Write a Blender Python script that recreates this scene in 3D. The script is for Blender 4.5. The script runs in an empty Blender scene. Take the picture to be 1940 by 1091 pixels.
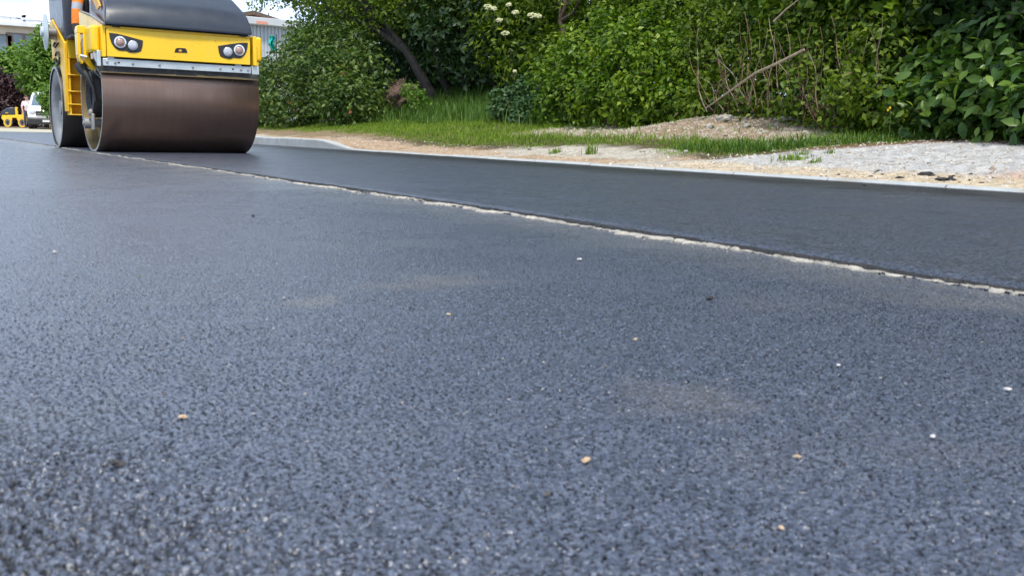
import bpy, math, random
import numpy as np
from mathutils import Vector, Matrix
R_=math.radians
rng=np.random.default_rng(7); random.seed(7)
S=bpy.context.scene; COL=S.collection

# ------------------------------------------------------------------ survey camera (measured from the photo's vanishing points)
CX,CY=970.0,545.5; H=0.30
a=np.array([-260-CX,226-CY]); b=np.array([3800-CX,325-CY])
F=math.sqrt(-(a@b))
yv=np.array([*a,F]); yv/=np.linalg.norm(yv)
xv=np.array([*b,F]); xv/=np.linalg.norm(xv)
zv=np.cross(xv,yv); RM=np.stack([xv,yv,zv],1)
def ray(px,py): return RM.T@np.array([px-CX,py-CY,F])
def gnd(px,py,z=0.0):
    d=ray(px,py); t=(z-H)/d[2]; return np.array([d[0]*t,d[1]*t,z])
def atX(px,py,X):
    d=ray(px,py); t=X/d[0]; return np.array([X,d[1]*t,d[2]*t+H])
def atY(px,py,Y):
    d=ray(px,py); t=Y/d[1]; return np.array([d[0]*t,Y,d[2]*t+H])
def depth(p): return float((RM@(np.array(p)-[0,0,H]))[2])

# ------------------------------------------------------------------ noise
def _h(ix,iy,s):
    n=(ix.astype(np.int64)*374761393+iy.astype(np.int64)*668265263+s*974634777)&0x7fffffff
    n=((n^(n>>13))*1274126177)&0x7fffffff
    return ((n^(n>>16))&0xffff)/65535.0
def vn(x,y,s=0):
    x=np.asarray(x,float); y=np.asarray(y,float)+0*x
    ix=np.floor(x); iy=np.floor(y); fx=x-ix; fy=y-iy
    fx=fx*fx*(3-2*fx); fy=fy*fy*(3-2*fy)
    A=_h(ix,iy,s);B=_h(ix+1,iy,s);C=_h(ix,iy+1,s);D=_h(ix+1,iy+1,s)
    return (A*(1-fx)+B*fx)*(1-fy)+(C*(1-fx)+D*fx)*fy
def fbm(x,y,s=0,o=4):
    r=0;am=.5;x=np.asarray(x,float);y=np.asarray(y,float)
    for k in range(o): r=r+am*vn(x*2**k,y*2**k,s+k); am*=.5
    return r/(1-.5**o)
def sst(a,b,x):
    t=np.clip((np.asarray(x,float)-a)/(b-a),0,1); return t*t*(3-2*t)

# ------------------------------------------------------------------ objects
def link(o,parent=None):
    COL.objects.link(o)
    if parent is not None: o.parent=parent
    return o
def empty(name,loc,rz=0):
    o=bpy.data.objects.new(name,None); o.location=loc; o.rotation_euler=(0,0,rz); o.empty_display_size=.2
    return link(o)
def tag(o,label=None,cat=None,group=None,kind=None):
    if label: o['label']=label
    if cat: o['category']=cat
    if group: o['group']=group
    if kind: o['kind']=kind
    return o
def raw_mesh(name,V,T,mats,parent=None,attr=None,smooth=False,colattr=None,fsize=3,mi=None):
    me=bpy.data.meshes.new(name)
    V=np.ascontiguousarray(V,np.float32); T=np.ascontiguousarray(T,np.int32)
    me.vertices.add(len(V)); me.vertices.foreach_set('co',V.ravel())
    me.loops.add(T.size); me.loops.foreach_set('vertex_index',T.ravel())
    me.polygons.add(len(T)); me.polygons.foreach_set('loop_start',np.arange(len(T),dtype=np.int32)*fsize)
    if smooth: me.polygons.foreach_set('use_smooth',np.ones(len(T),bool))
    if mi is not None: me.polygons.foreach_set('material_index',np.ascontiguousarray(mi,np.int32))
    me.update(calc_edges=True)
    if attr is not None:
        A=me.attributes.new('rnd','FLOAT','POINT'); A.data.foreach_set('value',np.ascontiguousarray(attr,np.float32))
    if colattr is not None:
        A=me.attributes.new('zone','FLOAT_COLOR','POINT')
        A.data.foreach_set('color',np.ascontiguousarray(np.c_[colattr,np.ones(len(V))],np.float32).ravel())
    for m in (mats if isinstance(mats,(list,tuple)) else [mats]): me.materials.append(m)
    return link(bpy.data.objects.new(name,me),parent)

class MB:
    def __init__(s,off=(0,0,0)): s.v=[];s.f=[];s.off=np.array(off,float)
    def add(s,v,f):
        n=len(s.v); s.v+= [tuple(map(float,p)) for p in v]; s.f+=[[i+n for i in q] for q in f]; return s
    def box(s,x0,x1,y0,y1,z0,z1):
        return s.add([(x0,y0,z0),(x1,y0,z0),(x1,y1,z0),(x0,y1,z0),(x0,y0,z1),(x1,y0,z1),(x1,y1,z1),(x0,y1,z1)],
            [(0,3,2,1),(4,5,6,7),(0,1,5,4),(1,2,6,5),(2,3,7,6),(3,0,4,7)])
    def prism(s,poly,axis,a0,a1):
        def P(u,v,t): return {'x':(t,u,v),'y':(u,t,v),'z':(u,v,t)}[axis]
        n=len(poly); V=[P(u,v,a0) for u,v in poly]+[P(u,v,a1) for u,v in poly]
        return s.add(V,[list(range(n))[::-1],list(range(n,2*n))]+[(i,(i+1)%n,n+(i+1)%n,n+i) for i in range(n)])
    def tube(s,pts,rad,n=8,cap=True):
        pts=[np.array(p,float) for p in pts]
        if not hasattr(rad,'__len__'): rad=[rad]*len(pts)
        V=[];Fc=[]; ref=np.array([.31,.17,.93])
        for i,p in enumerate(pts):
            d=pts[min(i+1,len(pts)-1)]-pts[max(i-1,0)]; d/=np.linalg.norm(d)+1e-9
            u=np.cross(d,ref); u/=np.linalg.norm(u)+1e-9; w=np.cross(d,u)
            for k in range(n):
                t=2*math.pi*k/n; V.append(p+rad[i]*(math.cos(t)*u+math.sin(t)*w))
        for i in range(len(pts)-1):
            for k in range(n): Fc.append((i*n+k,i*n+(k+1)%n,(i+1)*n+(k+1)%n,(i+1)*n+k))
        if cap: Fc.append(list(range(n))[::-1]); Fc.append(list(range((len(pts)-1)*n,len(pts)*n)))
        return s.add(V,Fc)
    def lathe(s,prof,c,axis,n=48,cap=(True,True)):
        c=np.array(c,float); ax={'x':0,'y':1,'z':2}[axis]; o=[(1,2),(2,0),(0,1)][ax]
        V=[];Fc=[]
        for r,t in prof:
            for k in range(n):
                p=np.zeros(3); p[ax]=t; p[o[0]]=r*math.cos(2*math.pi*k/n); p[o[1]]=r*math.sin(2*math.pi*k/n); V.append(c+p)
        for i in range(len(prof)-1):
            for k in range(n): Fc.append((i*n+k,i*n+(k+1)%n,(i+1)*n+(k+1)%n,(i+1)*n+k))
        if cap[0]: Fc.append(list(range(n))[::-1])
        if cap[1]: Fc.append(list(range((len(prof)-1)*n,len(prof)*n)))
        return s.add(V,Fc)
    def cyl(s,c,axis,r,l,n=32): return s.lathe([(r,0),(r,l)],c,axis,n)
    def ell(s,c,r,n=16,m=10):
        V=[];Fc=[]
        for i in range(m+1):
            p=math.pi*i/m
            for k in range(n):
                t=2*math.pi*k/n; V.append((c[0]+r[0]*math.sin(p)*math.cos(t),c[1]+r[1]*math.sin(p)*math.sin(t),c[2]-r[2]*math.cos(p)))
        for i in range(m):
            for k in range(n): Fc.append((i*n+k,i*n+(k+1)%n,(i+1)*n+(k+1)%n,(i+1)*n+k))
        return s.add(V,Fc)
    def build(s,name,mat,parent=None,bevel=0,seg=2,smooth=35):
        me=bpy.data.meshes.new(name)
        me.from_pydata([tuple(np.array(p)-s.off) for p in s.v],[],s.f); me.materials.append(mat); me.validate(); me.update()
        o=bpy.data.objects.new(name,me); link(o,parent)
        import bmesh
        bm=bmesh.new(); bm.from_mesh(me); bmesh.ops.recalc_face_normals(bm,faces=bm.faces); bm.to_mesh(me); bm.free()
        if bevel:
            md=o.modifiers.new('bevel','BEVEL'); md.width=bevel; md.segments=seg; md.limit_method='ANGLE'; md.angle_limit=R_(30)
        if smooth:
            me.polygons.foreach_set('use_smooth',np.ones(len(me.polygons),bool)); me.set_sharp_from_angle(angle=R_(smooth))
        return o

# ------------------------------------------------------------------ materials
def newmat(name):
    m=bpy.data.materials.new(name); m.use_nodes=True; nt=m.node_tree; nt.nodes.clear()
    out=nt.nodes.new('ShaderNodeOutputMaterial'); return m,nt,out
def N(nt,t,**k):
    n=nt.nodes.new(t)
    for a_,v in k.items():
        if a_.startswith('_'): setattr(n,a_[1:],v)
        else:
            key=a_.replace('__',' ')
            n.inputs[key].default_value=v
    return n
def L(nt,a_,b_): nt.links.new(a_,b_)
def math_(nt,op,a_,b_=None,c_=None,clamp=False):
    n=nt.nodes.new('ShaderNodeMath'); n.operation=op; n.use_clamp=clamp
    for i,x in enumerate((a_,b_,c_)):
        if x is None: continue
        if isinstance(x,(int,float)): n.inputs[i].default_value=x
        else: L(nt,x,n.inputs[i])
    return n.outputs[0]
def mixc(nt,f,c1,c2,bt='MIX'):
    n=nt.nodes.new('ShaderNodeMix'); n.data_type='RGBA'; n.blend_type=bt
    for i,x in ((0,f),(6,c1),(7,c2)):
        if isinstance(x,(int,float)): n.inputs[i].default_value=x
        elif isinstance(x,tuple): n.inputs[i].default_value=(*x[:3],1)
        else: L(nt,x,n.inputs[i])
    return n.outputs[2]
def mrange(nt,x,a0,a1,b0=0,b1=1,t='SMOOTHSTEP'):
    n=nt.nodes.new('ShaderNodeMapRange'); n.interpolation_type=t
    L(nt,x,n.inputs[0])
    for i,v in ((1,a0),(2,a1),(3,b0),(4,b1)): n.inputs[i].default_value=v
    return n.outputs[0]
def objco(nt,scale=(1,1,1)):
    tc=nt.nodes.new('ShaderNodeTexCoord'); mp=nt.nodes.new('ShaderNodeMapping'); mp.inputs['Scale'].default_value=scale
    L(nt,tc.outputs['Object'],mp.inputs[0]); return mp.outputs[0]
def noise(nt,co,scale,detail=4,rough=.55):
    n=N(nt,'ShaderNodeTexNoise',Scale=scale,Detail=detail,Roughness=rough); L(nt,co,n.inputs['Vector']); return n.outputs['Fac']
def surf(name,c1,c2=None,scale=6,rough=.5,metal=0,bump=0,bscale=None,stretch=(1,1,1),specks=None,dirt=None,dscale=3,damt=.5,spec=.5,coat=0,rvar=.12):
    m,nt,out=newmat(name); co=objco(nt,stretch)
    p=N(nt,'ShaderNodeBsdfPrincipled',Metallic=metal); p.inputs['Specular IOR Level'].default_value=spec; p.inputs['Coat Weight'].default_value=coat
    nf=noise(nt,co,scale); col=mixc(nt,mrange(nt,nf,.3,.7),c1,c2 or tuple(x*.8 for x in c1))
    if dirt:
        co2=objco(nt); d=mrange(nt,noise(nt,co2,dscale,6,.65),.5,.75,0,damt); col=mixc(nt,d,col,dirt)
    if specks: col=mixc(nt,math_(nt,'MULTIPLY',mrange(nt,noise(nt,objco(nt),55,3,.6),.66,.72,0,.85),mrange(nt,noise(nt,objco(nt),3.5,3,.6),.45,.62)),col,specks)
    L(nt,col,p.inputs['Base Color'])
    L(nt,mrange(nt,noise(nt,objco(nt),scale*2.3),.3,.7,rough-rvar,rough+rvar,'LINEAR'),p.inputs['Roughness'])
    if bump:
        bn=N(nt,'ShaderNodeBump',Strength=1.0,Distance=bump); L(nt,noise(nt,co,bscale or scale*3,5),bn.inputs['Height']); L(nt,bn.outputs[0],p.inputs['Normal'])
    L(nt,p.outputs[0],out.inputs[0]); return m

def leafmat(name,dark,mid,light,trans=.3,rough=.42,odd=None):
    m,nt,out=newmat(name)
    at=N(nt,'ShaderNodeAttribute',_attribute_name='rnd')
    rp=nt.nodes.new('ShaderNodeValToRGB'); cr=rp.color_ramp
    cr.elements[0].position=0; cr.elements[0].color=(*dark,1); cr.elements[1].position=.97; cr.elements[1].color=(*light,1)
    e=cr.elements.new(.5); e.color=(*mid,1)
    if odd: e=cr.elements.new(.985); e.color=(*odd,1)
    L(nt,at.outputs['Fac'],rp.inputs[0])
    p=N(nt,'ShaderNodeBsdfPrincipled',Roughness=rough); L(nt,rp.outputs[0],p.inputs['Base Color']); p.inputs['Specular IOR Level'].default_value=.28
    t=nt.nodes.new('ShaderNodeBsdfTranslucent'); L(nt,mixc(nt,1.0,rp.outputs[0],(1.0,1.15,.45),'MULTIPLY'),t.inputs[0])
    mx=N(nt,'ShaderNodeMixShader'); mx.inputs[0].default_value=trans
    L(nt,p.outputs[0],mx.inputs[1]); L(nt,t.outputs[0],mx.inputs[2]); L(nt,mx.outputs[0],out.inputs[0]); return m

def asphalt(name,disp,fresh):
    m,nt,out=newmat(name); co=objco(nt)
    sep=nt.nodes.new('ShaderNodeSeparateXYZ'); L(nt,co,sep.inputs[0]); X=sep.outputs[0]; Y=sep.outputs[1]
    wob=N(nt,'ShaderNodeTexNoise',Scale=70.0,Detail=3.0); L(nt,co,wob.inputs['Vector'])
    vm=nt.nodes.new('ShaderNodeVectorMath'); vm.operation='MULTIPLY_ADD'; L(nt,wob.outputs['Color'],vm.inputs[0]); vm.inputs[1].default_value=(.011,.011,0); L(nt,co,vm.inputs[2])
    def vor(scale):
        v=N(nt,'ShaderNodeTexVoronoi',_voronoi_dimensions='2D',Scale=scale); L(nt,vm.outputs[0],v.inputs['Vector'])
        q=nt.nodes.new('ShaderNodeSeparateColor'); L(nt,v.outputs['Color'],q.inputs[0]); return v.outputs['Distance'],q.outputs
    dA,sA=vor(75.0 if fresh else 130.0); dB,sB=vor(150.0 if fresh else 270.0)
    n1=noise(nt,co,2.6,4,.6); n2=noise(nt,co,13.0,3,.6); n5=noise(nt,co,60.0,5,.65); n6=noise(nt,co,95.0 if fresh else 185.0,2,.5)
    # rolled, closed surface: flat mastic with small open pores
    pore=math_(nt,'MULTIPLY',mrange(nt,n6,.475,.40,0,1),mrange(nt,n2,.25,.65,.55,1.0))
    gapB=math_(nt,'MULTIPLY',mrange(nt,dB,.42,.72,0,1),math_(nt,'MULTIPLY',sB[0],.8))
    hf=math_(nt,'ADD',.50,math_(nt,'MULTIPLY',math_(nt,'SUBTRACT',n5,.5),.42))
    hf=math_(nt,'SUBTRACT',hf,math_(nt,'MULTIPLY',pore,.46)); hf=math_(nt,'SUBTRACT',hf,math_(nt,'MULTIPLY',gapB,.16))
    # open, coarse surface: separate coated stones
    hc=math_(nt,'MINIMUM',math_(nt,'SUBTRACT',1.0,math_(nt,'MULTIPLY',dA,1.75)),.45)
    hc=math_(nt,'MULTIPLY',hc,math_(nt,'ADD',.50,math_(nt,'MULTIPLY',sA[0],1.35)))
    hc=math_(nt,'SUBTRACT',math_(nt,'ADD',hc,math_(nt,'MULTIPLY',math_(nt,'SUBTRACT',n5,.5),.35)),math_(nt,'MULTIPLY',pore,.25))
    if fresh: g=mrange(nt,n1,.45,.8,0,.12)
    else: g=mrange(nt,math_(nt,'ADD',X,math_(nt,'ADD',math_(nt,'MULTIPLY',math_(nt,'SUBTRACT',n1,.5),.7),math_(nt,'MULTIPLY',math_(nt,'SUBTRACT',Y,.6),.30))),-.08,.42,1.0,0.03)
    h=math_(nt,'ADD',math_(nt,'MULTIPLY',hf,math_(nt,'SUBTRACT',1.0,g)),math_(nt,'MULTIPLY',hc,g))
    c=mixc(nt,mrange(nt,n5,.3,.7),(.058,.073,.110),(.086,.105,.153))
    c=mixc(nt,mrange(nt,sA[1],.35,1.0,0,.50,'LINEAR'),c,(.132,.152,.204)); c=mixc(nt,mrange(nt,sA[2],.55,1.0,0,.55,'LINEAR'),c,(.024,.028,.038))
    c=mixc(nt,mrange(nt,sB[0],.60,1.0,0,.55,'LINEAR'),c,(.136,.156,.208)); c=mixc(nt,mrange(nt,sB[0],.40,0.0,0,.55,'LINEAR'),c,(.020,.023,.032))
    c=mixc(nt,math_(nt,'MULTIPLY',pore,.92),c,(.010,.011,.014))
    c=mixc(nt,math_(nt,'MULTIPLY',g,mrange(nt,hc,.08,.30,.97,0)),c,(.010,.010,.012))
    c=mixc(nt,math_(nt,'MULTIPLY',mrange(nt,sB[2],.985,.992,0,.28),math_(nt,'SUBTRACT',1.0,g)),c,(.28,.25,.22))
    c=mixc(nt,math_(nt,'MULTIPLY',mrange(nt,sB[1],.9980,.9990,0,.55),math_(nt,'SUBTRACT',1.0,g)),c,(.45,.42,.38))
    n3=noise(nt,co,1.3,6,.68)
    if fresh: c=mixc(nt,.22,c,(.008,.009,.012))
    if fresh:
        st=noise(nt,objco(nt,(9,.75,1)),1.2,6,.75)
        c=mixc(nt,mrange(nt,st,.54,.74,0,.55),c,(.026,.023,.027))
        st2=noise(nt,objco(nt,(24,2.2,1)),1.0,3,.6)
        c=mixc(nt,mrange(nt,st2,.60,.70,0,.7),c,(.010,.010,.012))
        edge=mrange(nt,math_(nt,'ADD',X,math_(nt,'MULTIPLY',math_(nt,'SUBTRACT',n1,.5),.8)),4.7,5.7,0,.7)  # dark reflection of the verge trees, painted into the colour toward the kerb
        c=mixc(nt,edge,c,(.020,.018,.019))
        rough=.31
    else:
        c=mixc(nt,math_(nt,'MULTIPLY',mrange(nt,n3,.52,.72,0,.30),mrange(nt,n5,.35,.6,.4,1)),c,(.15,.14,.125))
        dj=math_(nt,'MULTIPLY',mrange(nt,math_(nt,'ADD',X,math_(nt,'MULTIPLY',math_(nt,'SUBTRACT',n1,.5),.6)),1.55,2.05,0,.5),mrange(nt,n2,.3,.65,.25,1))
        c=mixc(nt,math_(nt,'MULTIPLY',dj,mrange(nt,n5,.3,.6,.4,1)),c,(.22,.215,.20))
        for (cx,cy,rx,ry,am) in ((-.055,2.49,.085,.17,.40),(.64,1.62,.10,.07,.30),(.95,1.72,.16,.09,.28),(.79,.82,.10,.10,.20)):
            ex=math_(nt,'DIVIDE',math_(nt,'SUBTRACT',X,cx),rx); ey=math_(nt,'DIVIDE',math_(nt,'SUBTRACT',Y,cy),ry)
            rr=math_(nt,'SQRT',math_(nt,'ADD',math_(nt,'MULTIPLY',ex,ex),math_(nt,'MULTIPLY',ey,ey)))
            rr=math_(nt,'ADD',rr,math_(nt,'ADD',math_(nt,'MULTIPLY',math_(nt,'SUBTRACT',n2,.5),2.2),math_(nt,'MULTIPLY',math_(nt,'SUBTRACT',n5,.5),1.2)))
            c=mixc(nt,mrange(nt,rr,.2,1.3,am,0),c,(.20,.18,.145))
        rough=.27
    p=N(nt,'ShaderNodeBsdfPrincipled'); L(nt,c,p.inputs['Base Color']); p.inputs['Specular IOR Level'].default_value=.75
    L(nt,math_(nt,'ADD',math_(nt,'ADD',rough,math_(nt,'MULTIPLY',g,.24)),math_(nt,'MULTIPLY',math_(nt,'SUBTRACT',n1,.5),.25)),p.inputs['Roughness'])
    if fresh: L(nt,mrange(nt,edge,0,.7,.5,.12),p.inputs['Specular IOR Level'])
    L(nt,p.outputs[0],out.inputs[0])
    if disp:
        dn=N(nt,'ShaderNodeDisplacement',Midlevel=.50,Scale=.0085); L(nt,h,dn.inputs['Height']); L(nt,dn.outputs[0],out.inputs['Displacement'])
        m.displacement_method='BOTH'
    else:
        bn=N(nt,'ShaderNodeBump',Strength=1.0,Distance=.0060 if not fresh else .0075); L(nt,h,bn.inputs['Height']); L(nt,bn.outputs[0],p.inputs['Normal'])
        m.displacement_method='BUMP'
    return m

M={}
M['asph_near']=asphalt('asphalt_near',True,False)
M['asph_far']=asphalt('asphalt_far',False,False)
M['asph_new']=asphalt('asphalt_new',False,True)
YEL=(.93,.575,.006)
M['yellow']=surf('yellow_paint',YEL,(.90,.55,.006),4,.34,dirt=(.30,.20,.08),dscale=5,damt=.16,coat=.2,specks=(.05,.04,.03))
M['yellow_dirty']=surf('yellow_paint_dusty',(.84,.50,.012),(.78,.45,.012),4,.45,dirt=(.30,.22,.12),dscale=6,damt=.35,specks=(.06,.045,.03))
M['hood']=surf('dark_hood_plastic',(.032,.040,.055),(.026,.033,.046),3,.30,dirt=(.06,.07,.08),dscale=2.5,damt=.12,spec=.6,rvar=.05)
M['black']=surf('black_plastic',(.018,.019,.021),(.028,.029,.031),8,.5)
M['dark']=surf('dark_cavity_metal',(.012,.011,.010),(.02,.018,.016),8,.7)
M['rubber']=surf('black_rubber',(.020,.020,.021),(.03,.029,.028),12,.65,bump=.002,bscale=60,dirt=(.16,.14,.11),dscale=7,damt=.55)
M['zinc']=surf('zinc_steel',(.60,.64,.64),(.50,.54,.55),5,.42,.55,dirt=(.30,.30,.28),dscale=9,damt=.4)
M['grey']=surf('grey_dusty_metal',(.34,.34,.33),(.24,.24,.24),6,.55,.3,dirt=(.30,.25,.17),dscale=5,damt=.6)
M['chrome']=surf('lamp_chrome',(.8,.8,.82),(.7,.7,.72),6,.15,.9)
M['lens']=surf('clear_lamp_lens',(.55,.57,.62),(.42,.44,.50),70,.14,.1,coat=.6)
M['amber']=surf('amber_lens',(.33,.20,.16),(.46,.30,.25),60,.16,coat=.6)
M['ambersticker']=surf('amber_sticker',(.75,.40,.05),(.70,.36,.04),6,.45)
M['olive']=surf('dusty_drum_wall',(.20,.145,.06),(.13,.095,.045),3,.6,.2,dirt=(.05,.04,.03),dscale=4,damt=.7)
M['rim']=surf('worn_rim_edge',(.33,.30,.25),(.24,.20,.15),9,.4,.5)
M['darksteel']=surf('dark_drum_steel',(.05,.042,.036),(.03,.026,.024),3,.45,.4,stretch=(30,1,1))
M['bark']=surf('dark_bark',(.024,.019,.015),(.012,.010,.008),9,.85,bump=.02,bscale=14,stretch=(3,3,.6))
M['bark2']=surf('brown_bark',(.15,.10,.06),(.08,.055,.035),8,.8,bump=.015,bscale=14,stretch=(3,3,.5))
M['deadwood']=surf('dead_wood',(.34,.27,.19),(.20,.15,.10),12,.8,bump=.006,bscale=20,stretch=(4,4,.6))
M['twig']=surf('dry_twigs',(.22,.14,.085),(.12,.075,.045),12,.85)
M['stone']=surf('pale_limestone',(.44,.41,.35),(.32,.28,.22),9,.85,bump=.012,bscale=18)
M['crumb']=surf('asphalt_crumb',(.020,.019,.019),(.035,.033,.032),40,.6,bump=.004,bscale=120)
M['kerb']=surf('kerb_concrete',(.43,.445,.435),(.36,.375,.37),5,.8,bump=.004,bscale=60,dirt=(.30,.26,.20),dscale=2.2,damt=.7)
M['cream']=surf('lime_dust_crust',(.44,.405,.345),(.26,.245,.22),26,.9,bump=.008,bscale=70,dirt=(.20,.19,.18),dscale=10,damt=.75)
M['gravelbits']=surf('gravel_bits',(.46,.44,.40),(.34,.31,.26),3,.9)
M['cream_wall']=surf('cream_render',(.66,.60,.50),(.60,.545,.45),1.5,.85)
M['white_metal']=surf('white_sheet',(.72,.73,.74),(.64,.65,.66),2,.5)
M['shedgrey']=surf('grey_sheet_cladding',(.42,.46,.50),(.38,.42,.46),1.0,.5)
M['fasciagrey']=surf('grey_fascia_sheet',(.50,.53,.55),(.46,.49,.51),2,.55)
M['ochre']=surf('ochre_wall',(.62,.38,.13),(.55,.33,.12),2,.85)
M['roofbrown']=surf('brown_roof_tile',(.12,.078,.06),(.09,.06,.048),6,.8)
M['orangesign']=surf('orange_letters',(.72,.30,.20),(.66,.27,.18),6,.6)
M['glass']=surf('window_glass',(.10,.16,.20),(.14,.20,.25),1,.08,spec=.8)
M['frame']=surf('brown_window_frame',(.16,.11,.09),(.2,.14,.11),6,.6)
M['teal']=surf('teal_tarp',(.01,.36,.30),(.02,.52,.44),6,.45,bump=.03,bscale=8)
M['whitepaint']=surf('white_vehicle_paint',(.80,.80,.82),(.76,.76,.78),2,.25,coat=.5)
M['skin']=surf('skin',(.50,.30,.22),(.45,.26,.19),20,.55)
M['orange']=surf('hi_vis_orange',(.90,.26,.02),(.80,.20,.02),14,.75,bump=.01,bscale=12)
M['reflect']=surf('reflective_band',(.42,.43,.47),(.36,.37,.41),30,.4)
M['boot']=surf('dark_boot_leather',(.035,.028,.022),(.05,.04,.03),14,.6)
M['hair']=surf('dark_hair',(.06,.04,.03),(.03,.02,.015),40,.6)
M['pinkshirt']=surf('pale_pink_shirt',(.74,.58,.62),(.68,.52,.57),8,.85)
M['jeans']=surf('dark_trousers',(.05,.06,.09),(.04,.045,.07),14,.85)
M['flower']=surf('cream_blossom',(.56,.55,.34),(.44,.45,.24),60,.8)
M['yflower']=surf('yellow_petals',(.85,.62,.02),(.8,.5,.02),30,.7)
M['brushpile']=surf('brown_roots_and_earth',(.14,.085,.06),(.065,.04,.03),7,.9,bump=.04,bscale=9)
M['stemgreen']=surf('green_stem',(.06,.12,.02),(.05,.10,.02),20,.6)
M['tanstone']=surf('tan_pebble',(.48,.35,.22),(.38,.27,.17),40,.7)
M['whitestone']=surf('white_pebble',(.52,.51,.50),(.42,.41,.40),40,.6)
# brown polished drum steel: fine rings round the drum, dust bands along it
def drum_steel():
    m,nt,out=newmat('brown_drum_steel')
    r1=noise(nt,objco(nt,(70,.6,.6)),1.0,4,.6); r2=noise(nt,objco(nt,(9,.4,.4)),1.0,3,.6); b1=noise(nt,objco(nt,(.5,5,5)),1.4,4,.6)
    c=mixc(nt,mrange(nt,r1,.3,.7),(.205,.132,.100),(.228,.150,.117))
    c=mixc(nt,mrange(nt,r2,.35,.7,0,.35),c,(.165,.104,.078))
    c=mixc(nt,mrange(nt,b1,.5,.75,0,.35),c,(.26,.21,.18))
    p=N(nt,'ShaderNodeBsdfPrincipled',Metallic=.8); L(nt,c,p.inputs['Base Color'])
    L(nt,mrange(nt,r2,.3,.7,.27,.38),p.inputs['Roughness'])
    bn=N(nt,'ShaderNodeBump',Strength=.25,Distance=.001); L(nt,r1,bn.inputs['Height']); L(nt,bn.outputs[0],p.inputs['Normal'])
    L(nt,p.outputs[0],out.inputs[0]); return m
M['drum']=drum_steel()
def ground_mat():
    m,nt,out=newmat('verge_and_lot_ground'); co=objco(nt)
    at=N(nt,'ShaderNodeAttribute',_attribute_name='zone')
    n1=noise(nt,co,9,5,.65); n2=noise(nt,co,70,4,.7)
    v=N(nt,'ShaderNodeTexVoronoi',Scale=42.0); L(nt,co,v.inputs['Vector'])
    sv=nt.nodes.new('ShaderNodeSeparateColor'); L(nt,v.outputs['Color'],sv.inputs[0])
    f=math_(nt,'ADD',math_(nt,'MULTIPLY',mrange(nt,n1,.3,.7,.72,1.18),mrange(nt,n2,.3,.7,.8,1.15)),math_(nt,'MULTIPLY',math_(nt,'SUBTRACT',sv.outputs[0],.5),.22))
    g=nt.nodes.new('ShaderNodeVectorMath'); g.operation='SCALE'; L(nt,at.outputs['Color'],g.inputs[0]); L(nt,f,g.inputs['Scale'])
    c=mixc(nt,mrange(nt,sv.outputs[1],.93,.97,0,.6),g.outputs[0],(.30,.22,.16))
    p=N(nt,'ShaderNodeBsdfPrincipled',Roughness=.95); p.inputs['Specular IOR Level'].default_value=.15; L(nt,c,p.inputs['Base Color'])
    bn=N(nt,'ShaderNodeBump',Strength=1.0,Distance=.02)
    L(nt,math_(nt,'ADD',math_(nt,'MULTIPLY',math_(nt,'SUBTRACT',1.0,v.outputs['Distance']),.35),n2),bn.inputs['Height']); L(nt,bn.outputs[0],p.inputs['Normal'])
    L(nt,p.outputs[0],out.inputs[0]); return m
M['ground']=ground_mat()
# leaves
M['lf_rose']=leafmat('leaf_rose',(.016,.044,.008),(.058,.110,.018),(.17,.22,.045),.32,.42,(.24,.07,.04))
M['lf_bright']=leafmat('leaf_bright',(.030,.080,.006),(.098,.180,.010),(.25,.33,.026),.40,.40)
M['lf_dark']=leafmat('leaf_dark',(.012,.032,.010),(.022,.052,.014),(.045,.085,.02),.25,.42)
M['lf_mid']=leafmat('leaf_mid',(.024,.060,.005),(.090,.155,.010),(.25,.31,.022),.42,.42)
M['lf_vine']=leafmat('leaf_vine',(.026,.062,.006),(.088,.150,.011),(.22,.28,.026),.40,.45,(.22,.17,.07))
M['lf_big']=leafmat('leaf_big',(.016,.048,.010),(.048,.108,.018),(.16,.24,.035),.25,.34)
M['lf_nettle']=leafmat('leaf_nettle',(.025,.065,.022),(.045,.10,.033),(.075,.14,.045),.25,.5)
M['lf_lime']=leafmat('leaf_lime',(.06,.13,.018),(.11,.21,.03),(.18,.29,.05),.35,.45)
M['lf_far']=leafmat('leaf_far_green',(.055,.125,.022),(.12,.225,.035),(.22,.33,.05),.3,.5)
M['lf_purple']=leafmat('leaf_purple',(.022,.010,.014),(.042,.020,.026),(.085,.045,.050),.15,.5)
M['grass']=leafmat('grass_blades',(.065,.130,.010),(.150,.250,.020),(.28,.36,.05),.35,.5,(.32,.26,.10))
M['grass_dark']=leafmat('long_grass_blades',(.040,.095,.014),(.080,.165,.025),(.15,.23,.05),.35,.5,(.28,.24,.10))

# ------------------------------------------------------------------ world, sun, camera
W=bpy.data.worlds.new('World'); S.world=W; W.use_nodes=True; nt=W.node_tree; nt.nodes.clear()
wo=nt.nodes.new('ShaderNodeOutputWorld'); bg=N(nt,'ShaderNodeBackground',Strength=.11)
SUN_EL,SUN_AZ=63.0,198.0      # azimuth clockwise from +Y
sky=nt.nodes.new('ShaderNodeTexSky'); sky.sky_type='NISHITA'; sky.sun_disc=False; sky.sun_elevation=R_(SUN_EL); sky.sun_rotation=R_(SUN_AZ)
sky.air_density=1.0; sky.dust_density=1.6
tc=nt.nodes.new('ShaderNodeTexCoord')
mp=nt.nodes.new('ShaderNodeMapping'); mp.inputs['Scale'].default_value=(1,1,2.2); L(nt,tc.outputs['Generated'],mp.inputs[0])
cn=noise(nt,mp.outputs[0],2.2,7,.58)
sp=nt.nodes.new('ShaderNodeSeparateXYZ'); L(nt,tc.outputs['Generated'],sp.inputs[0])
hz=mrange(nt,sp.outputs[2],.0,.55,.30,0.0)
cf=mrange(nt,math_(nt,'ADD',cn,hz),.40,.62)
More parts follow.
